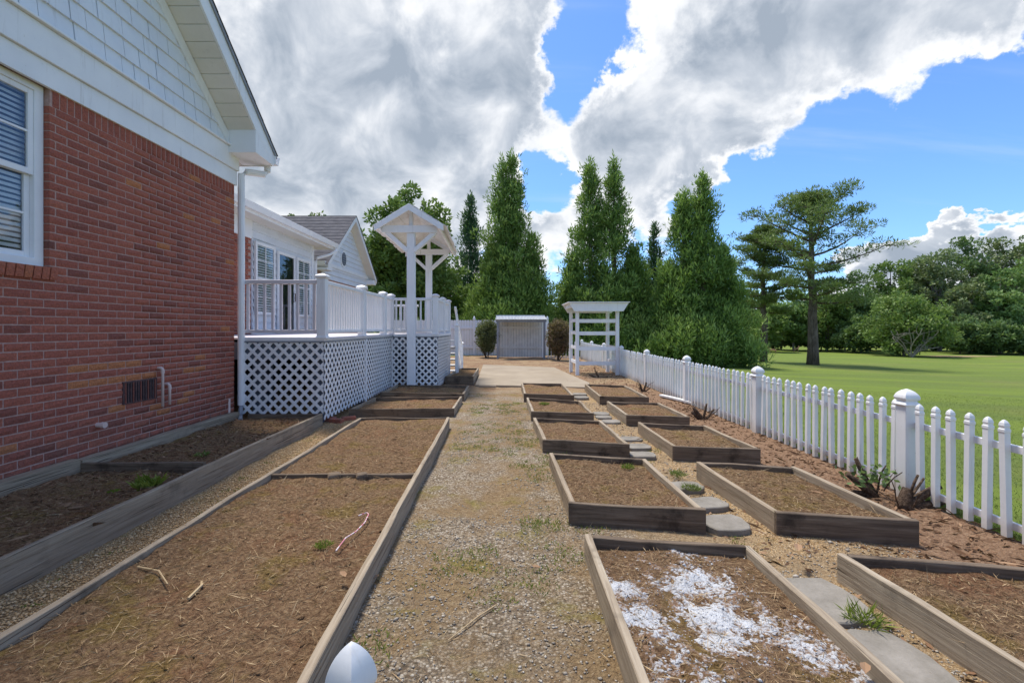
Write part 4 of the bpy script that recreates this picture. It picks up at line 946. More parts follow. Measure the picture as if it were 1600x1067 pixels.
plank('board', (-3.83, 1.0, .06), (-3.83, 4.24, .06), .09, .19, 'weathered_wood', wb_, seed=161); plank('board', (-3.83, 4.26, .06), (-3.83, 6.75, .06), .09, .17, 'weathered_wood', wb_, seed=162)
plank('board', (-3.7, 6.83, .05), (-2.7, 6.83, .05), .04, .13, 'dark_shaded_wood', wb_, seed=163)

# white powder strewn in the nearest bed: a thin uneven layer, broken where it drops below the soil
xs_ = np.linspace(.50, 1.36, 260); ys_ = np.linspace(1.35, 2.86, 420)
def powder_z(X, Y):
    base = soil_h(X, Y, .10, 10)
    m = np.zeros_like(X)
    for px, py, r, k in ((1090,905,.17,1.0),(1120,955,.20,1.0),(1130,990,.14,.8),(975,920,.13,.85),(1000,960,.14,.8),(1040,990,.10,.6),(1215,985,.10,.5),(1290,1015,.14,.75),(1180,960,.12,.7),(1070,860,.12,.5),(1060,1050,.15,.4),(1105,1090,.2,.5),(1340,1050,.10,.5)):
        p = P(px, py, .11); m = np.maximum(m, k*np.exp(-((X-p.x)**2+(Y-p.y)**2)/(r*r)))
    nz = vnoise(X, Y, 9, 31)*.28+vnoise(X, Y, 22, 32)*.26+vnoise(X, Y, 60, 33)*.34+vnoise(X, Y, 130, 34)*.34
    v = m+nz*.75-.38
    return base + np.clip(v, -1, .9)*.011 + np.maximum(vnoise(X, Y, 14, 35), 0)*.010*np.clip(m-.4, 0, 1), v
pw = grid_mesh('white_powder', xs_, ys_, lambda X, Y: powder_z(X, Y)[0], 'powder')
Xg, Yg = np.meshgrid(xs_, ys_); a_ = pw.attributes.new('tint', 'FLOAT', 'POINT'); a_.data.foreach_set('value', powder_z(Xg, Yg)[1].ravel().astype(np.float32))
tag(obj('white_powder', pw), 'patchy white powder dusted over the soil of the nearest bed', 'powder')
n = 2600; pp = np.column_stack([RNG.uniform(.52, 1.34, n), RNG.uniform(1.4, 2.85, n)]); keep = powder_z(pp[:, 0], pp[:, 1])[0] > soil_h(pp[:, 0], pp[:, 1], .10, 10)-.008; pp = pp[keep]
V, Fc = pebbles(np.column_stack([pp, powder_z(pp[:, 0], pp[:, 1])[0]+.002]), RNG.uniform(.0012, .0045, len(pp))*(1+(RNG.random(len(pp)) < .04)*2))
tag(obj('powder_lumps', np_mesh('powder_lumps', V, Fc, np.full(len(V), .8), 'powder')), 'small white crumbs of the spilled powder', 'powder', kind='stuff')

# ------------------------------------------------------------------ loose pieces on the ground
def gz(x, y): return float(ground_z(x, y))
def slab(px, py, w, dpt, rot, label):
    p = P(px, py, .02); rr = random.Random(px); pts = []
    for k in range(14):
        a = 2*math.pi*k/14; ca, sa = math.cos(a), math.sin(a); q = (abs(ca)**5+abs(sa)**5)**(-.2)
        u, v = w/2*q*ca*rr.uniform(.9, 1.03), dpt/2*q*sa*rr.uniform(.9, 1.03)
        pts.append((p.x+u*math.cos(rot)-v*math.sin(rot), p.y+u*math.sin(rot)+v*math.cos(rot), -.02))
    o = MB().prism(pts, (0, 0, .055)).build('stepping_stone', 'stepping_stone', bevel=.006)
    tag(o, label, 'stepping stone', 'stepping stones between the two rows of beds')
STONES = [(1404,1035,.30,.42,.1,'stone slab beside the powdered bed, at its near corner'),(1290,938,.33,.42,.05,'long stone slab by the middle of the powdered bed'),(1133,818,.32,.28,.1,'stone just past the powdered bed far corner'),
 (1107,787,.28,.24,.2,'stone with gravel round it at the near corner of the weed-tuft bed'),(1071,760,.30,.22,.1,'stone with a grass tuft at its edge'),(1003,711,.30,.24,0,'near one of three close stones beside the middle bed'),
 (997,698,.30,.24,.1,'middle one of three close stones beside the middle bed'),(985,686,.28,.22,0,'far one of three close stones beside the middle bed'),(955,659,.28,.26,0,'stone level with the far corner of the middle bed'),
 (943,652,.26,.24,0,'stone between the reddish-soil bed and the pale weed bed'),(939,646.5,.27,.26,0,'stone at the near corner of the pale weed bed'),(908,621,.30,.28,0,'second stone from the patio, beside the small bed'),(906,616,.30,.30,0,'last stone before the patio, beside the small bed')]
for px, py, w, dp_, rt, lab in STONES: slab(px, py, w, dp_, rt, 'grey stepping '+lab)
for k, (px, py, rt) in enumerate(((514,659,.2),(526,662,-.3),(545,657,.5))):
    p = P(px, py, .0); mb = MB().box((-.10, -.047, -.03), (.10, .047, .055))
    tag(mb.build('loose_brick', 'brick', bevel=.004, t=.6+.1*k, M=Matrix.Translation((p.x, p.y, gz(p.x, p.y))) @ Matrix.Rotation(rt, 4, 'Z')), 'loose red brick lying on the gravel at the lattice corner', 'brick', 'loose bricks by the lattice')
p0, p1 = P(1033,619,.02), P(1087,632,.02); tag(MB().bar(p0+Vector((0,0,.02)), p1+Vector((0,0,.02)), .09, .04).build('edging_board', 'worn_white_paint', bevel=.004), 'white board lying in the mulch beside the picket fence', 'board')
e0, e1 = P(748,603.5,.03), P(775,604,.03); tag(MB().bar(e0, e1, .07, .05).build('edging_strip', 'concrete', bevel=.004), 'narrow pale strip lying along the near edge of the patio', 'edging')
for (px, py, sz) in ((524,742,.055),(567,742,.05)):
    p = P(px, py, .13); tag(MB().rings([(sz*.9, 0), (sz, .03), (sz*.8, .055)], rot=.4).build('wood_block', 'dark_shaded_wood', bevel=.006, M=Matrix.Translation((p.x, p.y-.03, .10))), 'dark wood stub against the cross board of the longest bed', 'wood block', 'stubs by the cross board')
# striped pink tape on the long bed
tp = [P(a, b, .145) for a, b in ((525,860),(540,843),(556,828),(570,815),(576,806),(573,799),(560,804))]
tp = [p+Vector((0, 0, .012*math.sin(i*2))) for i, p in enumerate(tp)]
tag(MB().tube(tp, .0042, 6).build('pink_tape', 'tape_pink'), 'twisted pink and white tape lying on the longest bed', 'tape')
# sticks
for (pa, pb, r, lab) in (((215,885),(262,912),.005,'curved dry stick lying on the near soil of the longest bed'),((294,935),(315,908),.008,'short thick tan stick lying on the longest bed'),((775,945),(700,1000),.004,'thin straw stalk on the gravel path')):
    a = P(*pa, .135 if pa[0] < 600 else .02); b = P(*pb, .135 if pa[0] < 600 else .02); mdl = (a+b)/2+Vector((.02, .02, .012))
    tag(MB().tube([a, mdl, b], [r, r*.9, r*.6], 6).build('stick', 'straw', t=.8), lab, 'stick')
# dry leaves
def leaf(px, py, z, s, lab):
    p = P(px, py, z); a = random.uniform(0, 6.28); ca, sa = math.cos(a), math.sin(a); pts = [(-1,0,.1),(-.4,.42,.25),(.3,.40,.3),(1,0,.15),(.3,-.40,.28),(-.4,-.42,.2),(0,0,.02)]
    V = [(p.x+s*(u*ca-v*sa), p.y+s*(u*sa+v*ca), z+.008+s*w) for u, v, w in pts]
    mb = MB().add(V, [(6, i, (i+1) % 6) for i in range(6)]); tag(mb.build('dry_leaf', 'mulch_chip', t=.85), lab, 'leaf', 'fallen dry leaves')
for a in ((536,900,.15,.035,'tan fallen leaf curled at the foot of the longest bed'),(585,905,.03,.04,'brown fallen leaf curled on the path beside the longest bed'),(838,888,.02,.03,'dark curled leaf on the gravel path'),
          (1277,772,.12,.04,'pale curled leaf on the soil of the bed by the leafy stump'),(1247,858,.11,.05,'round tan leaf at the corner of the bed across from the powdered bed'),(1352,1048,.13,.04,'tan leaf on the powdered soil')): leaf(*a)

# gravel, straw and chips
def keep_out(xy, quads):
    m = np.ones(len(xy), bool)
    for q in quads:
        q = [np.array(p[:2]) for p in q]; ins = np.ones(len(xy), bool)
        for i in range(4):
            a, b = q[i], q[(i+1) % 4]; ins &= ((b[0]-a[0])*(xy[:, 1]-a[1])-(b[1]-a[1])*(xy[:, 0]-a[0])) < 0
        m &= ~ins
    return m
bedq = [[tuple(v.co.xyz) for v in []] for _ in range(0)]
BEDS = [pq([(858,707),(1009,717),(1103,797.5),(890,786)], h), pq([(833,652.5),(940,657),(984,694),(849,687.5)], h), pq([(1088,721),(1242,729),(1437,815),(1215.6,802)], h), pq([(997,659.5),(1102,665),(1188,701.7),(1052.5,697.5)], h),
        [a1[0], a1[1], Vector((1.40,1.15,0)), Vector((.455,1.25,0))], [b1[0], b1[1], Vector((2.5,1.25,0)), Vector((lft.x,1.25,0))], pq([(948,627),(1030,629),(1077.5,651),(979.5,648.7)], h), pq([(822.5,621),(907,626),(928,646),(830.5,643)], h)]
def field(n, x0, x1, y0, y1, near=True):
    y = y0+(y1-y0)*RNG.random(n)**(1.7 if near else 1); xy = np.column_stack([RNG.uniform(x0, x1, n), y]); return xy[keep_out(xy, BEDS)]
xy = field(24000, -.72, 2.6, 1.2, 10.5); w = (vnoise(xy[:, 0], xy[:, 1], 1.6, 41)+.5*vnoise(xy[:, 0], xy[:, 1], 4, 42)) > -.35; xy = xy[w]
V, Fc = pebbles(np.column_stack([xy, ground_z(xy[:, 0], xy[:, 1])+.002]), RNG.uniform(.0035, .010, len(xy))*(1+(RNG.random(len(xy)) < .02)*1.2))
tag(obj('gravel', np_mesh('gravel', V, Fc, np.repeat(RNG.beta(2, 2, len(xy)), 6), 'pebble')), 'grey gravel of the garden path', 'gravel', kind='stuff')
xy = field(9000, -2.62, -2.12, 1.3, 7.2); V, Fc = pebbles(np.column_stack([xy, ground_z(xy[:, 0], xy[:, 1])+.003]), RNG.uniform(.005, .012, len(xy)))
tag(obj('pea_gravel', np_mesh('pea_gravel', V, Fc, np.repeat(RNG.beta(2, 2, len(xy)), 6), 'pea_pebble')), 'tan pea gravel strip between wall bed and longest bed', 'gravel', kind='stuff')
xy = np.concatenate([field(24000, -.72, 2.6, 1.2, 9), field(2500, -2.6, 3.0, 8, 21, False)])
tag(obj('straw_litter', straw_mesh(xy, ground_z(xy[:, 0], xy[:, 1]), mat='straw')), 'dead grass and straw strewn over the path', 'straw', kind='stuff')
xy = np.concatenate([field(9000, 1.35, 3.5, 1.3, 9), field(2600, 1.8, 3.5, 8, 20, False)]); xy = xy[(xy[:, 0] > 2.2) | (RNG.random(len(xy)) < .25)]
tag(obj('mulch', straw_mesh(xy, ground_z(xy[:, 0], xy[:, 1]), mat='mulch_chip', up=.2, lmin=.02, lmax=.07, wd=.016)), 'reddish bark mulch and leaf litter along the picket fence', 'mulch', kind='stuff')
xy = np.column_stack([RNG.uniform(-3.75, -2.7, 2200), RNG.uniform(1.3, 6.7, 2200)])
tag(obj('bark_litter', straw_mesh(xy, soil_h(xy[:, 0], xy[:, 1], .135, 150), mat='mulch_chip', up=.2, lmin=.02, lmax=.06, wd=.016)), 'bark and leaf litter on the wall bed soil', 'mulch', kind='stuff')
# moss and weeds: low ground cover in patches
def tufts(name, centers, mat, nb, rad, ln, label, zfun, wd=.006):
    Cs = []; Ds = []; Ls = []
    for (x, y, s) in centers:
        n = int(nb*s); a = RNG.uniform(0, 6.283, n); r = rad*s*np.sqrt(RNG.random(n)); px, py = x+r*np.cos(a), y+r*np.sin(a)
        Cs.append(np.column_stack([px, py, zfun(px, py)])); b = RNG.uniform(0, 6.283, n); Ds.append(np.column_stack([np.cos(b)*.7+np.cos(a)*.3, np.sin(b)*.7+np.sin(a)*.3, RNG.uniform(.25, 1.3, n)])); Ls.append(RNG.uniform(.4, 1.2, n)*ln*min(s, 1.3))
    C = np.concatenate(Cs); V, Fc = blades(C, np.concatenate(Ds), np.concatenate(Ls), wd); t = np.repeat(RNG.beta(2.2, 2, len(C)), 4)
    return np_mesh(name, V, Fc, t, mat)
cs = []
while len(cs) < 330:
    x, y = RNG.uniform(-.7, .75), 1.35+9*RNG.random()**1.5
    if vnoise(x, y, 1.5, 61) > .0: cs.append((x, y, RNG.uniform(.4, 1.2)))
cs = [c for c in cs if keep_out(np.array([[c[0], c[1]]]), BEDS)[0]]
tag(obj('weeds', tufts('weeds', cs, 'weed_leaf', 38, .085, .030, '', ground_z, .006)), 'low yellow-green weeds and moss growing through the path', 'weeds', kind='stuff')
cs = [(RNG.uniform(-2.55, -2.15), RNG.uniform(1.5, 6.8), RNG.uniform(.4, .9)) for _ in range(40)] + [(RNG.uniform(1.45, 1.75), RNG.uniform(1.6, 8), RNG.uniform(.4, .9)) for _ in range(30)]
cs = [c for c in cs if keep_out(np.array([[c[0], c[1]]]), BEDS)[0]]
tag(obj('side_weeds', tufts('side_weeds', cs, 'weed_leaf', 26, .06, .032, '', ground_z, .006)), 'sparse weeds in the gravel strips between beds', 'weeds', kind='stuff')
def weed(px, py, z, s, lab, mat='weed_leaf', ln=.045, n=150, wd=.006):
    p = P(px, py, z); tag(obj('weed', tufts('weed', [(p.x, p.y, s)], mat, n, .055, ln, '', lambda x, y: np.full(np.shape(x), z), wd)), lab, 'weed')
weed(980,731,.11,1.0,'bright green weed tuft on the bed beyond the powdered bed'); weed(850,632,.11,1.3,'pale weed clump in the fourth bed from the powdered end')
weed(1352,970,.03,1.4,'green weed tuft in gravel beside the stepping stones','weed_leaf',.06,110); weed(1060,742,.03,1.2,'grass tuft growing between two stepping stones','grass_blade'); weed(1080,764,.03,1.2,'grass tuft at the edge of a stepping stone','grass_blade')
weed(505,853,.13,.8,'small bright weed near the pink tape'); weed(232,760,.15,1.5,'yellow-green leafy plant in the wall bed near its cross board','weed_leaf',.085,80,.022); weed(315,712,.15,.9,'little green seedling by the middle of the wall bed','grass_blade',.06,30,.02)
weed(83,735,.15,.9,'green sprig in the wall bed corner by the brick wall','grass_blade',.08,26,.016); weed(180,768,.15,.6,'tiny pale sprout in the near half of the wall bed','weed_leaf',.06,20,.02)

# cut shrub stumps at the fence
def limb(m, p, d, L, r, seg=4, bend=.15):
    pts = [Vector(p)]; d = Vector(d).normalized(); rs = [r]
    for k in range(seg):
        d = (d+Vector((random.uniform(-bend, bend), random.uniform(-bend, bend), random.uniform(-bend, bend)))).normalized(); pts.append(pts[-1]+d*(L/seg)); rs.append(r*(1-.45*(k+1)/seg))
    m.tube(pts, rs, 7); return pts
def stump(px, py, label, big, leaves, sc=1.0, twigs=3):
    p = P(px, py, 0); o = thing('shrub_stump', (p.x, p.y, 0), label, 'stump'); m = MB()
    for (dx_, dy_, dz_, L, r) in big: limb(m, p+Vector((0, 0, -.03)), (dx_, dy_, dz_), L*sc, r*sc)
    m.build('trunk', 'stump_bark', o, smooth=True)
    m = MB()
    for k in range(twigs):
        a = random.uniform(0, 6.28); limb(m, p+Vector((math.cos(a)*.07*sc, math.sin(a)*.07*sc, random.uniform(.0, .12)*sc)), (math.cos(a)*.7, math.sin(a)*.7, random.uniform(.3, 1.2)), random.uniform(.12, .28)*sc, .006*sc, 3, .3)
    m.build('twigs', 'stump_bark', o)
    if leaves:
        n = leaves; C = np.array(p)+RNG.normal(0, 1, (n, 3))*np.array([.09, .08, .05])*sc+np.array([-.02, 0, .14*sc]); D = RNG.normal(0, 1, (n, 3)); D[:, 2] = np.abs(D[:, 2])*.5
        V, Fc = blades(C, D, .055*sc, .034*sc); obj('leaves', np_mesh('leaves', V, Fc, np.repeat(RNG.random(n), 4), 'deep_leaf'), o)
stump(1412, 790, 'thick sawn shrub stump with bare cut limbs at a fence post', [(.25,0,1,.17,.060),(.95,-.1,.80,.34,.042),(1.0,-.1,.38,.38,.038),(.30,.1,1,.30,.016),(.55,0,1,.30,.014)], 0)
stump(1368, 772, 'leafy regrowing shrub stump beside the thick sawn stump', [(-.7,.1,.7,.30,.038),(-.4,.2,1,.34,.028),(-.9,0,.5,.2,.03),(.3,0,1,.3,.010)], 90)
stump(1098, 655, 'bare twiggy shrub stump at the fence by the third bed', [(-.5,0,1,.26,.045),(-.9,.1,.6,.22,.04),(.35,0,1,.28,.024),(.8,0,.6,.26,.024)], 0, 1.0, 7)
stump(1005, 612, 'low cut stump by the fence beside the far bed', [(-.4,0,1,.24,.03),(.3,0,1,.25,.03),(.7,0,.7,.2,.02)], 0, 1.0, 6)
stump(935, 590, 'heap of cut twigs between the flat arbor and fence', [(-.8,0,.3,.25,.03),(.8,0,.25,.25,.03),(.1,0,1,.1,.03)], 0, 1.1, 8)

# ------------------------------------------------------------------ lawn grass near the fence
n = 70000; x = 3.46+RNG.random(n)**2.6*11; y = 1.0+RNG.random(n)*13; xy = np.column_stack([x, y]); a = RNG.uniform(0, 6.283, n)
D = np.column_stack([np.cos(a)*.6, np.sin(a)*.6, RNG.uniform(.5, 1.2, n)]); V, Fc = blades(np.column_stack([xy, lawn_z(x, y)-.004]), D, RNG.uniform(.018, .042, n), .005)
tag(obj('grass', np_mesh('grass', V, Fc, np.repeat(RNG.beta(2, 2, n), 4), 'grass_blade')), 'short mown grass beyond the picket fence', 'grass', kind='stuff')

# ------------------------------------------------------------------ trees
def crown_from_clumps(cl, per, leaf, wd, mat, outward=.7, upb=.35):
    """cl: (x,y,z, rx, rz, tint)"""
    Vl = []; ts = []
    for (x, y, z, r, rz, tb) in cl:
        n = max(8, int(per*r*r)); u = RNG.normal(size=(n, 3)); u /= np.linalg.norm(u, axis=1, keepdims=True); rad = RNG.uniform(.55, 1.0, n)[:, None]
        C = np.array([x, y, z])+u*rad*np.array([r, r, rz]); D = u*outward*1.0+RNG.normal(size=(n, 3))*.5+np.array([0, 0, upb])
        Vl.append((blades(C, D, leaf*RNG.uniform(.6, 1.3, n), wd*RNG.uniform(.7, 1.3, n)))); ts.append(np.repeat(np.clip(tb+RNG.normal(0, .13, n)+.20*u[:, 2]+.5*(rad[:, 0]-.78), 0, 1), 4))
    V, Fc = joinVF(Vl); return np_mesh('crown', V, Fc, np.concatenate(ts), mat)
def conifer(px, topy, halfw, Y, label, mat='cedar_leaf', heads=((0, 1.0),), per=400, leaf=.30, wd=.065, group='conifers behind the garden'):
    X = (px-CX)/F*Y; zb = lz(X, Y); zt = H+(HY-topy)/F*Y; hw = halfw/F*Y
    o = thing('conifer_tree', (X, Y, zb), label, 'tree', group); trunk = MB(); cl = []
    for (off, fr) in heads:
        hx = X+off*hw; ht = (zt-zb)*fr; trunk.tube([(X+off*hw*.3, Y, zb-.1), (hx, Y, zb+ht*.4), (hx, Y, zb+ht*.97)], [.26, .16, .02], 8)
        for k in range(int(120*fr)):            # boughs: a drooping arm ending in upswept tufts
            f = min(.95, random.random()**1.35); a = random.uniform(0, 6.283)
            env = hw*(1.0 if len(heads) == 1 else .86)*((1-f)**.95)*(.86+.14*min(f/.10, 1))*(1+.10*math.sin(a*3+off*9+f*14))
            rr = env*random.uniform(.72, 1.10); r = (.24+.40*(1-f))*random.uniform(.75, 1.3); z = zb+.2+f*ht*.97; tb = random.uniform(.32, .85)
            ca, sa = math.cos(a), math.sin(a); cl.append((hx+rr*ca, Y+rr*sa, z+.25*r, r*.78, r*1.25, tb))
            for q in range(3):
                w_ = random.uniform(.45, .9); cl.append((hx+rr*w_*ca+random.gauss(0, .3)*r*2, Y+rr*w_*sa+random.gauss(0, .3)*r*2, z+random.uniform(-.1, .5), r*.6, r*.95, tb-.12))
        for k in range(26):                     # feathery leader
            f = .80+.2*k/26; rr = hw*.6*(1-f)*random.uniform(.2, 1); a = random.uniform(0, 6.28); cl.append((hx+rr*math.cos(a), Y+rr*math.sin(a), zb+f*ht, .10+.5*(1-f), .42, random.uniform(.4, .8)))
        for k in range(40):                     # dense heart
            f = random.random()*.85; rr = hw*.45*(1-f)*random.random(); a = random.uniform(0, 6.28); cl.append((hx+rr*math.cos(a), Y+rr*math.sin(a), zb+.4+f*ht, .8*(1-f)+.3, .9, .2))
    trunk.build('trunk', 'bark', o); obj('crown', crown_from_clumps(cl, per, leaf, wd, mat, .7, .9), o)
conifer(800, 240, 70, 30, 'tall dense green conifer with twin leaning tops behind the lean-to', heads=((.0, 1.0), (-.22, .97), (.42, .60), (-.45, .55)))
conifer(945, 246, 80, 30, 'tall twin-topped conifer behind the flat white arbor', heads=((-.28, .985), (.18, 1.0), (.55, .55), (-.62, .5)))
conifer(1092, 271, 78, 28, 'twin-topped conifer with foot on the lawn beside the picket fence', heads=((.08, 1.0), (-.32, .90), (.48, .60), (-.55, .52)))
conifer(735, 303, 48, 38, 'dark fir showing between the broadleaf tree and tall conifers', 'fir_leaf', ((0, 1.0),), 260, .32, .08)
conifer(1022, 352, 30, 40, 'dark distant conifer filling the gap between two tall conifers', 'fir_leaf', ((0, 1.0),), 200, .34, .09)

def broadleaf(px, topy, halfw, Y, label, mat='broad_leaf', base=.18, nclump=60, leaf=.34, wd=.22, per=46, group='broadleaf trees at the edge of the lawn', shape=1.0, pale=False, name='broadleaf_tree'):
    X = (px-CX)/F*Y; zb = lz(X, Y); zt = H+(HY-topy)/F*Y; hw = halfw/F*Y; ht = zt-zb
    o = thing(name, (X, Y, zb), label, 'tree' if name != 'bush' else 'bush', group); tr = MB(); cl = []
    top = Vector((X+random.uniform(-.1, .1)*hw, Y, zb+ht*.8)); r0 = max(.10, ht*.018)
    tr.tube([(X, Y, zb-.1), (X+random.uniform(-.05, .05)*hw, Y, zb+ht*.35), top], [r0, r0*.7, r0*.15], 8)
    zc = zb+ht*(base+(1-base)/2); hz = ht*(1-base)/2
    for k in range(nclump):
        u = Vector((random.gauss(0, 1), random.gauss(0, 1), random.gauss(0, 1))).normalized(); rad = random.random()**.42
        lump = 1+.22*noise.noise((u.x*2+px*.1, u.y*2, u.z*2))
        c = Vector((X+u.x*hw*rad*lump*.86, Y+u.y*hw*rad*lump*.86, zc+u.z*hz*rad*lump*.88*(shape if u.z > 0 else 1)))
        r = hw*random.uniform(.15, .28); cl.append((c.x, c.y, c.z, r, r*.72, random.uniform(.2, .8)))
        if k % 4 == 0:
            q = Vector((X, Y, zb+ht*random.uniform(.25, .6))); tr.tube([q, (q+c)/2+Vector((0, 0, .2)), c], [r0*.4, r0*.25, r0*.06], 5)
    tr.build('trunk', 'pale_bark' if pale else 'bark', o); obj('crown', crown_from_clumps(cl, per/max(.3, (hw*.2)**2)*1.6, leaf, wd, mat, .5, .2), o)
# left of the conifers
broadleaf(640, 284, 72, 29, 'bushy mid-green tree rising behind the gabled arbor', 'broad_leaf', .05, 210, .26, .15, 90, 'broadleaf trees behind the deck', 1.0)
broadleaf(570, 345, 40, 36, 'smaller green tree behind the shingled wing gable', 'broad_leaf', .05, 60, .3, .18, 60, 'broadleaf trees behind the deck')
broadleaf(700, 395, 50, 33, 'low broadleaf tree under the dark fir', 'broad_leaf', .02, 80, .26, .16, 60, 'broadleaf trees behind the deck')
broadleaf(480, 322, 60, 46, 'distant tree top showing over the shingled roof', 'olive_leaf', .3, 60, .34, .2, 50, 'broadleaf trees behind the deck')
# edge of the wood beyond the lawn
WOOD = [(1150,452,32,62,'deep_leaf','dark green tree behind the smaller pine'),(1196,470,34,58,'broad_leaf','green undergrowth tree behind the smaller pine trunk'),(1240,446,36,62,'bright_leaf','light green tree between the two pines'),
        (1292,436,38,60,'broad_leaf','mid-green tree behind the large pine trunk'),(1335,425,38,60,'deep_leaf','dark tree under the large pine right limbs'),(1392,392,38,64,'broad_leaf','dark crowned tree where wood meets low cloud'),
        (1432,390,34,66,'deep_leaf','dark round tree behind the spreading lawn bush'),(1468,378,44,62,'olive_leaf','grey-green tall tree behind the sandy patch'),(1502,362,40,68,'deep_leaf','dark high-crowned tree of the wood skyline'),
        (1548,356,42,68,'olive_leaf','olive tall tree on the wood skyline'),(1592,350,46,68,'olive_leaf','tall dark tree on the highest part of the skyline'),(1515,420,44,58,'olive_leaf','grey-green leaning tree with bare pale stems'),
        (1562,408,36,56,'bright_leaf','light green tree in front of the olive tall tree'),(1598,392,40,56,'bright_leaf','bright green tree at the lawn edge with pale trunk'),(1500,490,40,55,'deep_leaf','shady undergrowth tree beside the sandy patch'),
        (1550,500,42,54,'deep_leaf','dark undergrowth below the light green trees'),(1650,360,50,62,'broad_leaf','green tree continuing the wood past the bright tree'),(1345,490,34,56,'deep_leaf','shady low tree left of the spreading lawn bush'),(1600,505,40,53,'deep_leaf','low dark bush under the bright green tree')]
UND = ('tangled','leafy','shady','thick','low','ragged','dense','rounded','straggling','mossy','spreading','tall','loose','broad')
for k, a_ in enumerate(UND): WOOD.append((1135+k*37, 492+(k*7) % 13, 30, 63+(k % 3), ('deep_leaf', 'broad_leaf', 'olive_leaf')[k % 3], a_+' undergrowth closing the wood edge behind the lawn'))
for px, ty, hw, Y, mt, lab in WOOD: broadleaf(px, ty, hw, Y, lab, mt, .0 if ty > 400 else .15, 64, .36, .24, 46, pale=mt in ('olive_leaf', 'bright_leaf'))
broadleaf(1412, 455, 68, 50, 'big spreading green bush standing out on the lawn', 'broad_leaf', -.02, 110, .30, .20, 60, name='bush')
mb = thing('dead_branches', ((1420-CX)/F*48.6, 47.2, lz(40, 47.2)), 'bare pale dead branches in front of the spreading lawn bush', 'branches'); m = MB(); p = Vector(((1425-CX)/F*47, 47, lz(40, 47)))
for k in range(9):
    pts = limb(m, p, (random.uniform(-1, 1), random.uniform(-.3, .1), random.uniform(.5, 1.2)), random.uniform(2.2, 4.5), .06, 5, .3)
    for j in range(3): limb(m, pts[random.randint(2, 4)], (random.uniform(-1, 1), random.uniform(-.4, .2), random.uniform(-.2, .9)), random.uniform(.8, 1.8), .025, 4, .4)
m.build('branch', 'pale_bark', mb)
# far wood closing the horizon
cl = []
for k in range(420):
    x = random.uniform(-120, 260); y = random.uniform(85, 100); r = random.uniform(2.2, 4.2); cl.append((x, y, lz(x, y)+random.uniform(.5, 8), r, r*.9, random.uniform(.2, .7)))
fw = obj('far_wood', crown_from_clumps(cl, 16, .9, .6, 'deep_leaf', .5, .2)); tag(fw, 'distant wood closing the view beyond the lawn', 'wood', kind='stuff')

def pine(px, topy, halfw, Y, label, seed, nl=26, r0=.30, bare=.36):
    random.seed(seed); X = (px-CX)/F*Y; zb = lz(X, Y); zt = H+(HY-topy)/F*Y; hw = halfw/F*Y; ht = zt-zb
    o = thing('pine_tree', (X, Y, zb), label, 'tree', 'pines standing on the lawn'); tr = MB(); lb_ = MB(); cl = []
    pts = [Vector((X, Y, zb-.1))]; rs = [r0*1.25]; lean = random.uniform(-.3, .3)
    for k in range(1, 11): f = k/10; pts.append(Vector((X+lean*f*f+random.uniform(-.08, .08), Y+random.uniform(-.08, .08), zb+ht*.96*f))); rs.append(r0*(1-f)**.8+.03)
    tr.tube(pts, rs, 10); tr.build('trunk', 'bark', o, smooth=True)
    for k in range(nl):
        f = bare+(1-bare)*(k+.5)/nl; z = zb+ht*.96*f; a = k*2.4+random.uniform(-.4, .4)
        prof_ = math.sin(min(1, (f-bare)/(1-bare)*.93+.13)*math.pi)**.6
        L = hw*prof_*random.uniform(.65, 1.12)*(1.0 if f < .9 else .7); i = int(f*10); base = pts[i].lerp(pts[min(i+1, 10)], f*10-i)
        d0 = Vector((math.cos(a), math.sin(a), .08+1.1*(f-.5))); p_ = [base]; q = base.copy(); dd = d0.normalized()
        for j in range(5): dd = (dd+Vector((random.uniform(-.16, .16), random.uniform(-.16, .16), random.uniform(-.06, .12)))).normalized(); q = q+dd*L/5; p_.append(q.copy())
        lb_.tube(p_, [r0*.26*(1-.8*j/5) for j in range(6)], 6)
        for j in range(2, 6):
            for s_ in range(3 if j < 5 else 5):
                t_ = p_[j]+Vector((random.gauss(0, .12)*hw, random.gauss(0, .12)*hw, random.uniform(-.04, .10)*hw*.7)); lb_.tube([p_[j], (p_[j]+t_)/2, t_], [.025, .018, .008], 4)
                r = random.uniform(.36, .62)*(hw/3.6); cl.append((t_.x, t_.y, t_.z+.08, r, r*.34, random.uniform(.25, .8)))
    lb_.build('limbs', 'bark', o, smooth=True)
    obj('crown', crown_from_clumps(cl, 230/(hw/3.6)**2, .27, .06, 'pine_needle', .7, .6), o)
pine(1270, 297, 92, 33, 'large open-crowned pine standing alone on the lawn', 3, 30, .33)
pine(1193, 350, 52, 36, 'smaller slender pine left of the large pine', 5, 22, .24)
random.seed(99)
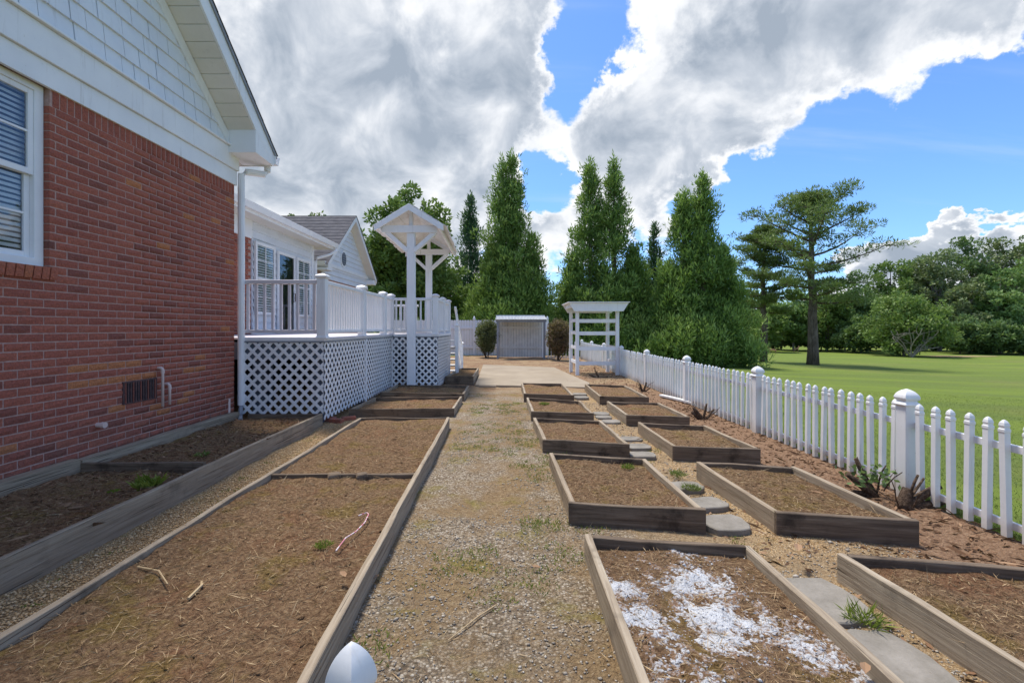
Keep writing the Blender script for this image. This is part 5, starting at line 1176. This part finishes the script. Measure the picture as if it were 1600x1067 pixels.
# clipped shrubs by the lean-to
def shrub(x, y, w, hgt, mat, label):
    o = thing('shrub', (x, y, 0), label, 'shrub'); m = MB()
    for k in range(7): limb(m, (x+random.uniform(-.06, .06), y, -.03), (random.uniform(-.5, .5), random.uniform(-.5, .5), 1), hgt*.6, .02, 4, .2)
    m.build('stems', 'stump_bark', o); cl = []
    for k in range(260):
        u = Vector((random.gauss(0, 1), random.gauss(0, 1), random.gauss(0, 1))).normalized(); q = random.random()**.33
        f = .56+.42*u.z*q; wz = w*(.55+.45*min(1, f/.35)); cl.append((x+u.x*q*wz*.46, y+u.y*q*wz*.46, hgt*f, .15, .15, random.uniform(.2, .8)))
    obj('crown', crown_from_clumps(cl, 1900, .075, .042, mat, .6, .3), o)
shrub(-1.05, 23.0, 1.12, 1.80, 'shrub_leaf', 'upright clipped green shrub beside the lean-to')
shrub(2.18, 21.0, 1.05, 1.78, 'red_shrub_leaf', 'reddish-brown rounded shrub beside the flat arbor')

# two small deer at the far edge of the lawn
def deer(px, py, Y, face, label):
    X = (px-CX)/F*Y; zb = lz(X, Y); M = Matrix.Translation((X, Y, zb)) @ Matrix.Rotation(face, 4, 'Z') @ Matrix.Scale(.62, 4)
    J_ = [((-.45,0,.72),.15),((-.15,0,.74),.17),((.2,0,.74),.165),((.42,0,.80),.13),((.55,0,1.0),.075),((.64,0,1.18),.065),((.78,0,1.17),.05),((.90,0,1.12),.03),
         ((-.46,.09,.50),.075),((-.54,.09,.28),.035),((-.50,.09,.02),.026),((-.46,-.09,.50),.075),((-.54,-.09,.28),.035),((-.50,-.09,.02),.026),
         ((.38,.09,.48),.055),((.40,.09,.26),.03),((.39,.09,.02),.024),((.38,-.09,.48),.055),((.40,-.09,.26),.03),((.39,-.09,.02),.024),((-.62,0,.70),.04),((.60,.10,1.28),.022),((.60,-.10,1.28),.022)]
    E = [(0,1),(1,2),(2,3),(3,4),(4,5),(5,6),(6,7),(0,8),(8,9),(9,10),(0,11),(11,12),(12,13),(3,14),(14,15),(15,16),(3,17),(17,18),(18,19),(0,20),(5,21),(5,22)]
    me = bpy.data.meshes.new('deer'); me.from_pydata([j[0] for j in J_], E, []); o = bpy.data.objects.new('deer', me); link(o, None, M)
    sk = o.modifiers.new('skin', 'SKIN')
    for v, j in zip(me.skin_vertices[0].data, J_): v.radius = (j[1], j[1])
    me.skin_vertices[0].data[1].use_root = True
    o.modifiers.new('sub', 'SUBSURF').levels = 1; o.modifiers['sub'].render_levels = 2; me.materials.append(MATS['deer_coat'])
    tag(o, label, 'deer')
deer(1207, 548, 52, 2.6, 'small tan deer grazing edge of lawn right of the smaller pine'); deer(1244, 545, 56, .3, 'small brown deer between the two pine trunks')

S.render.engine = 'CYCLES'
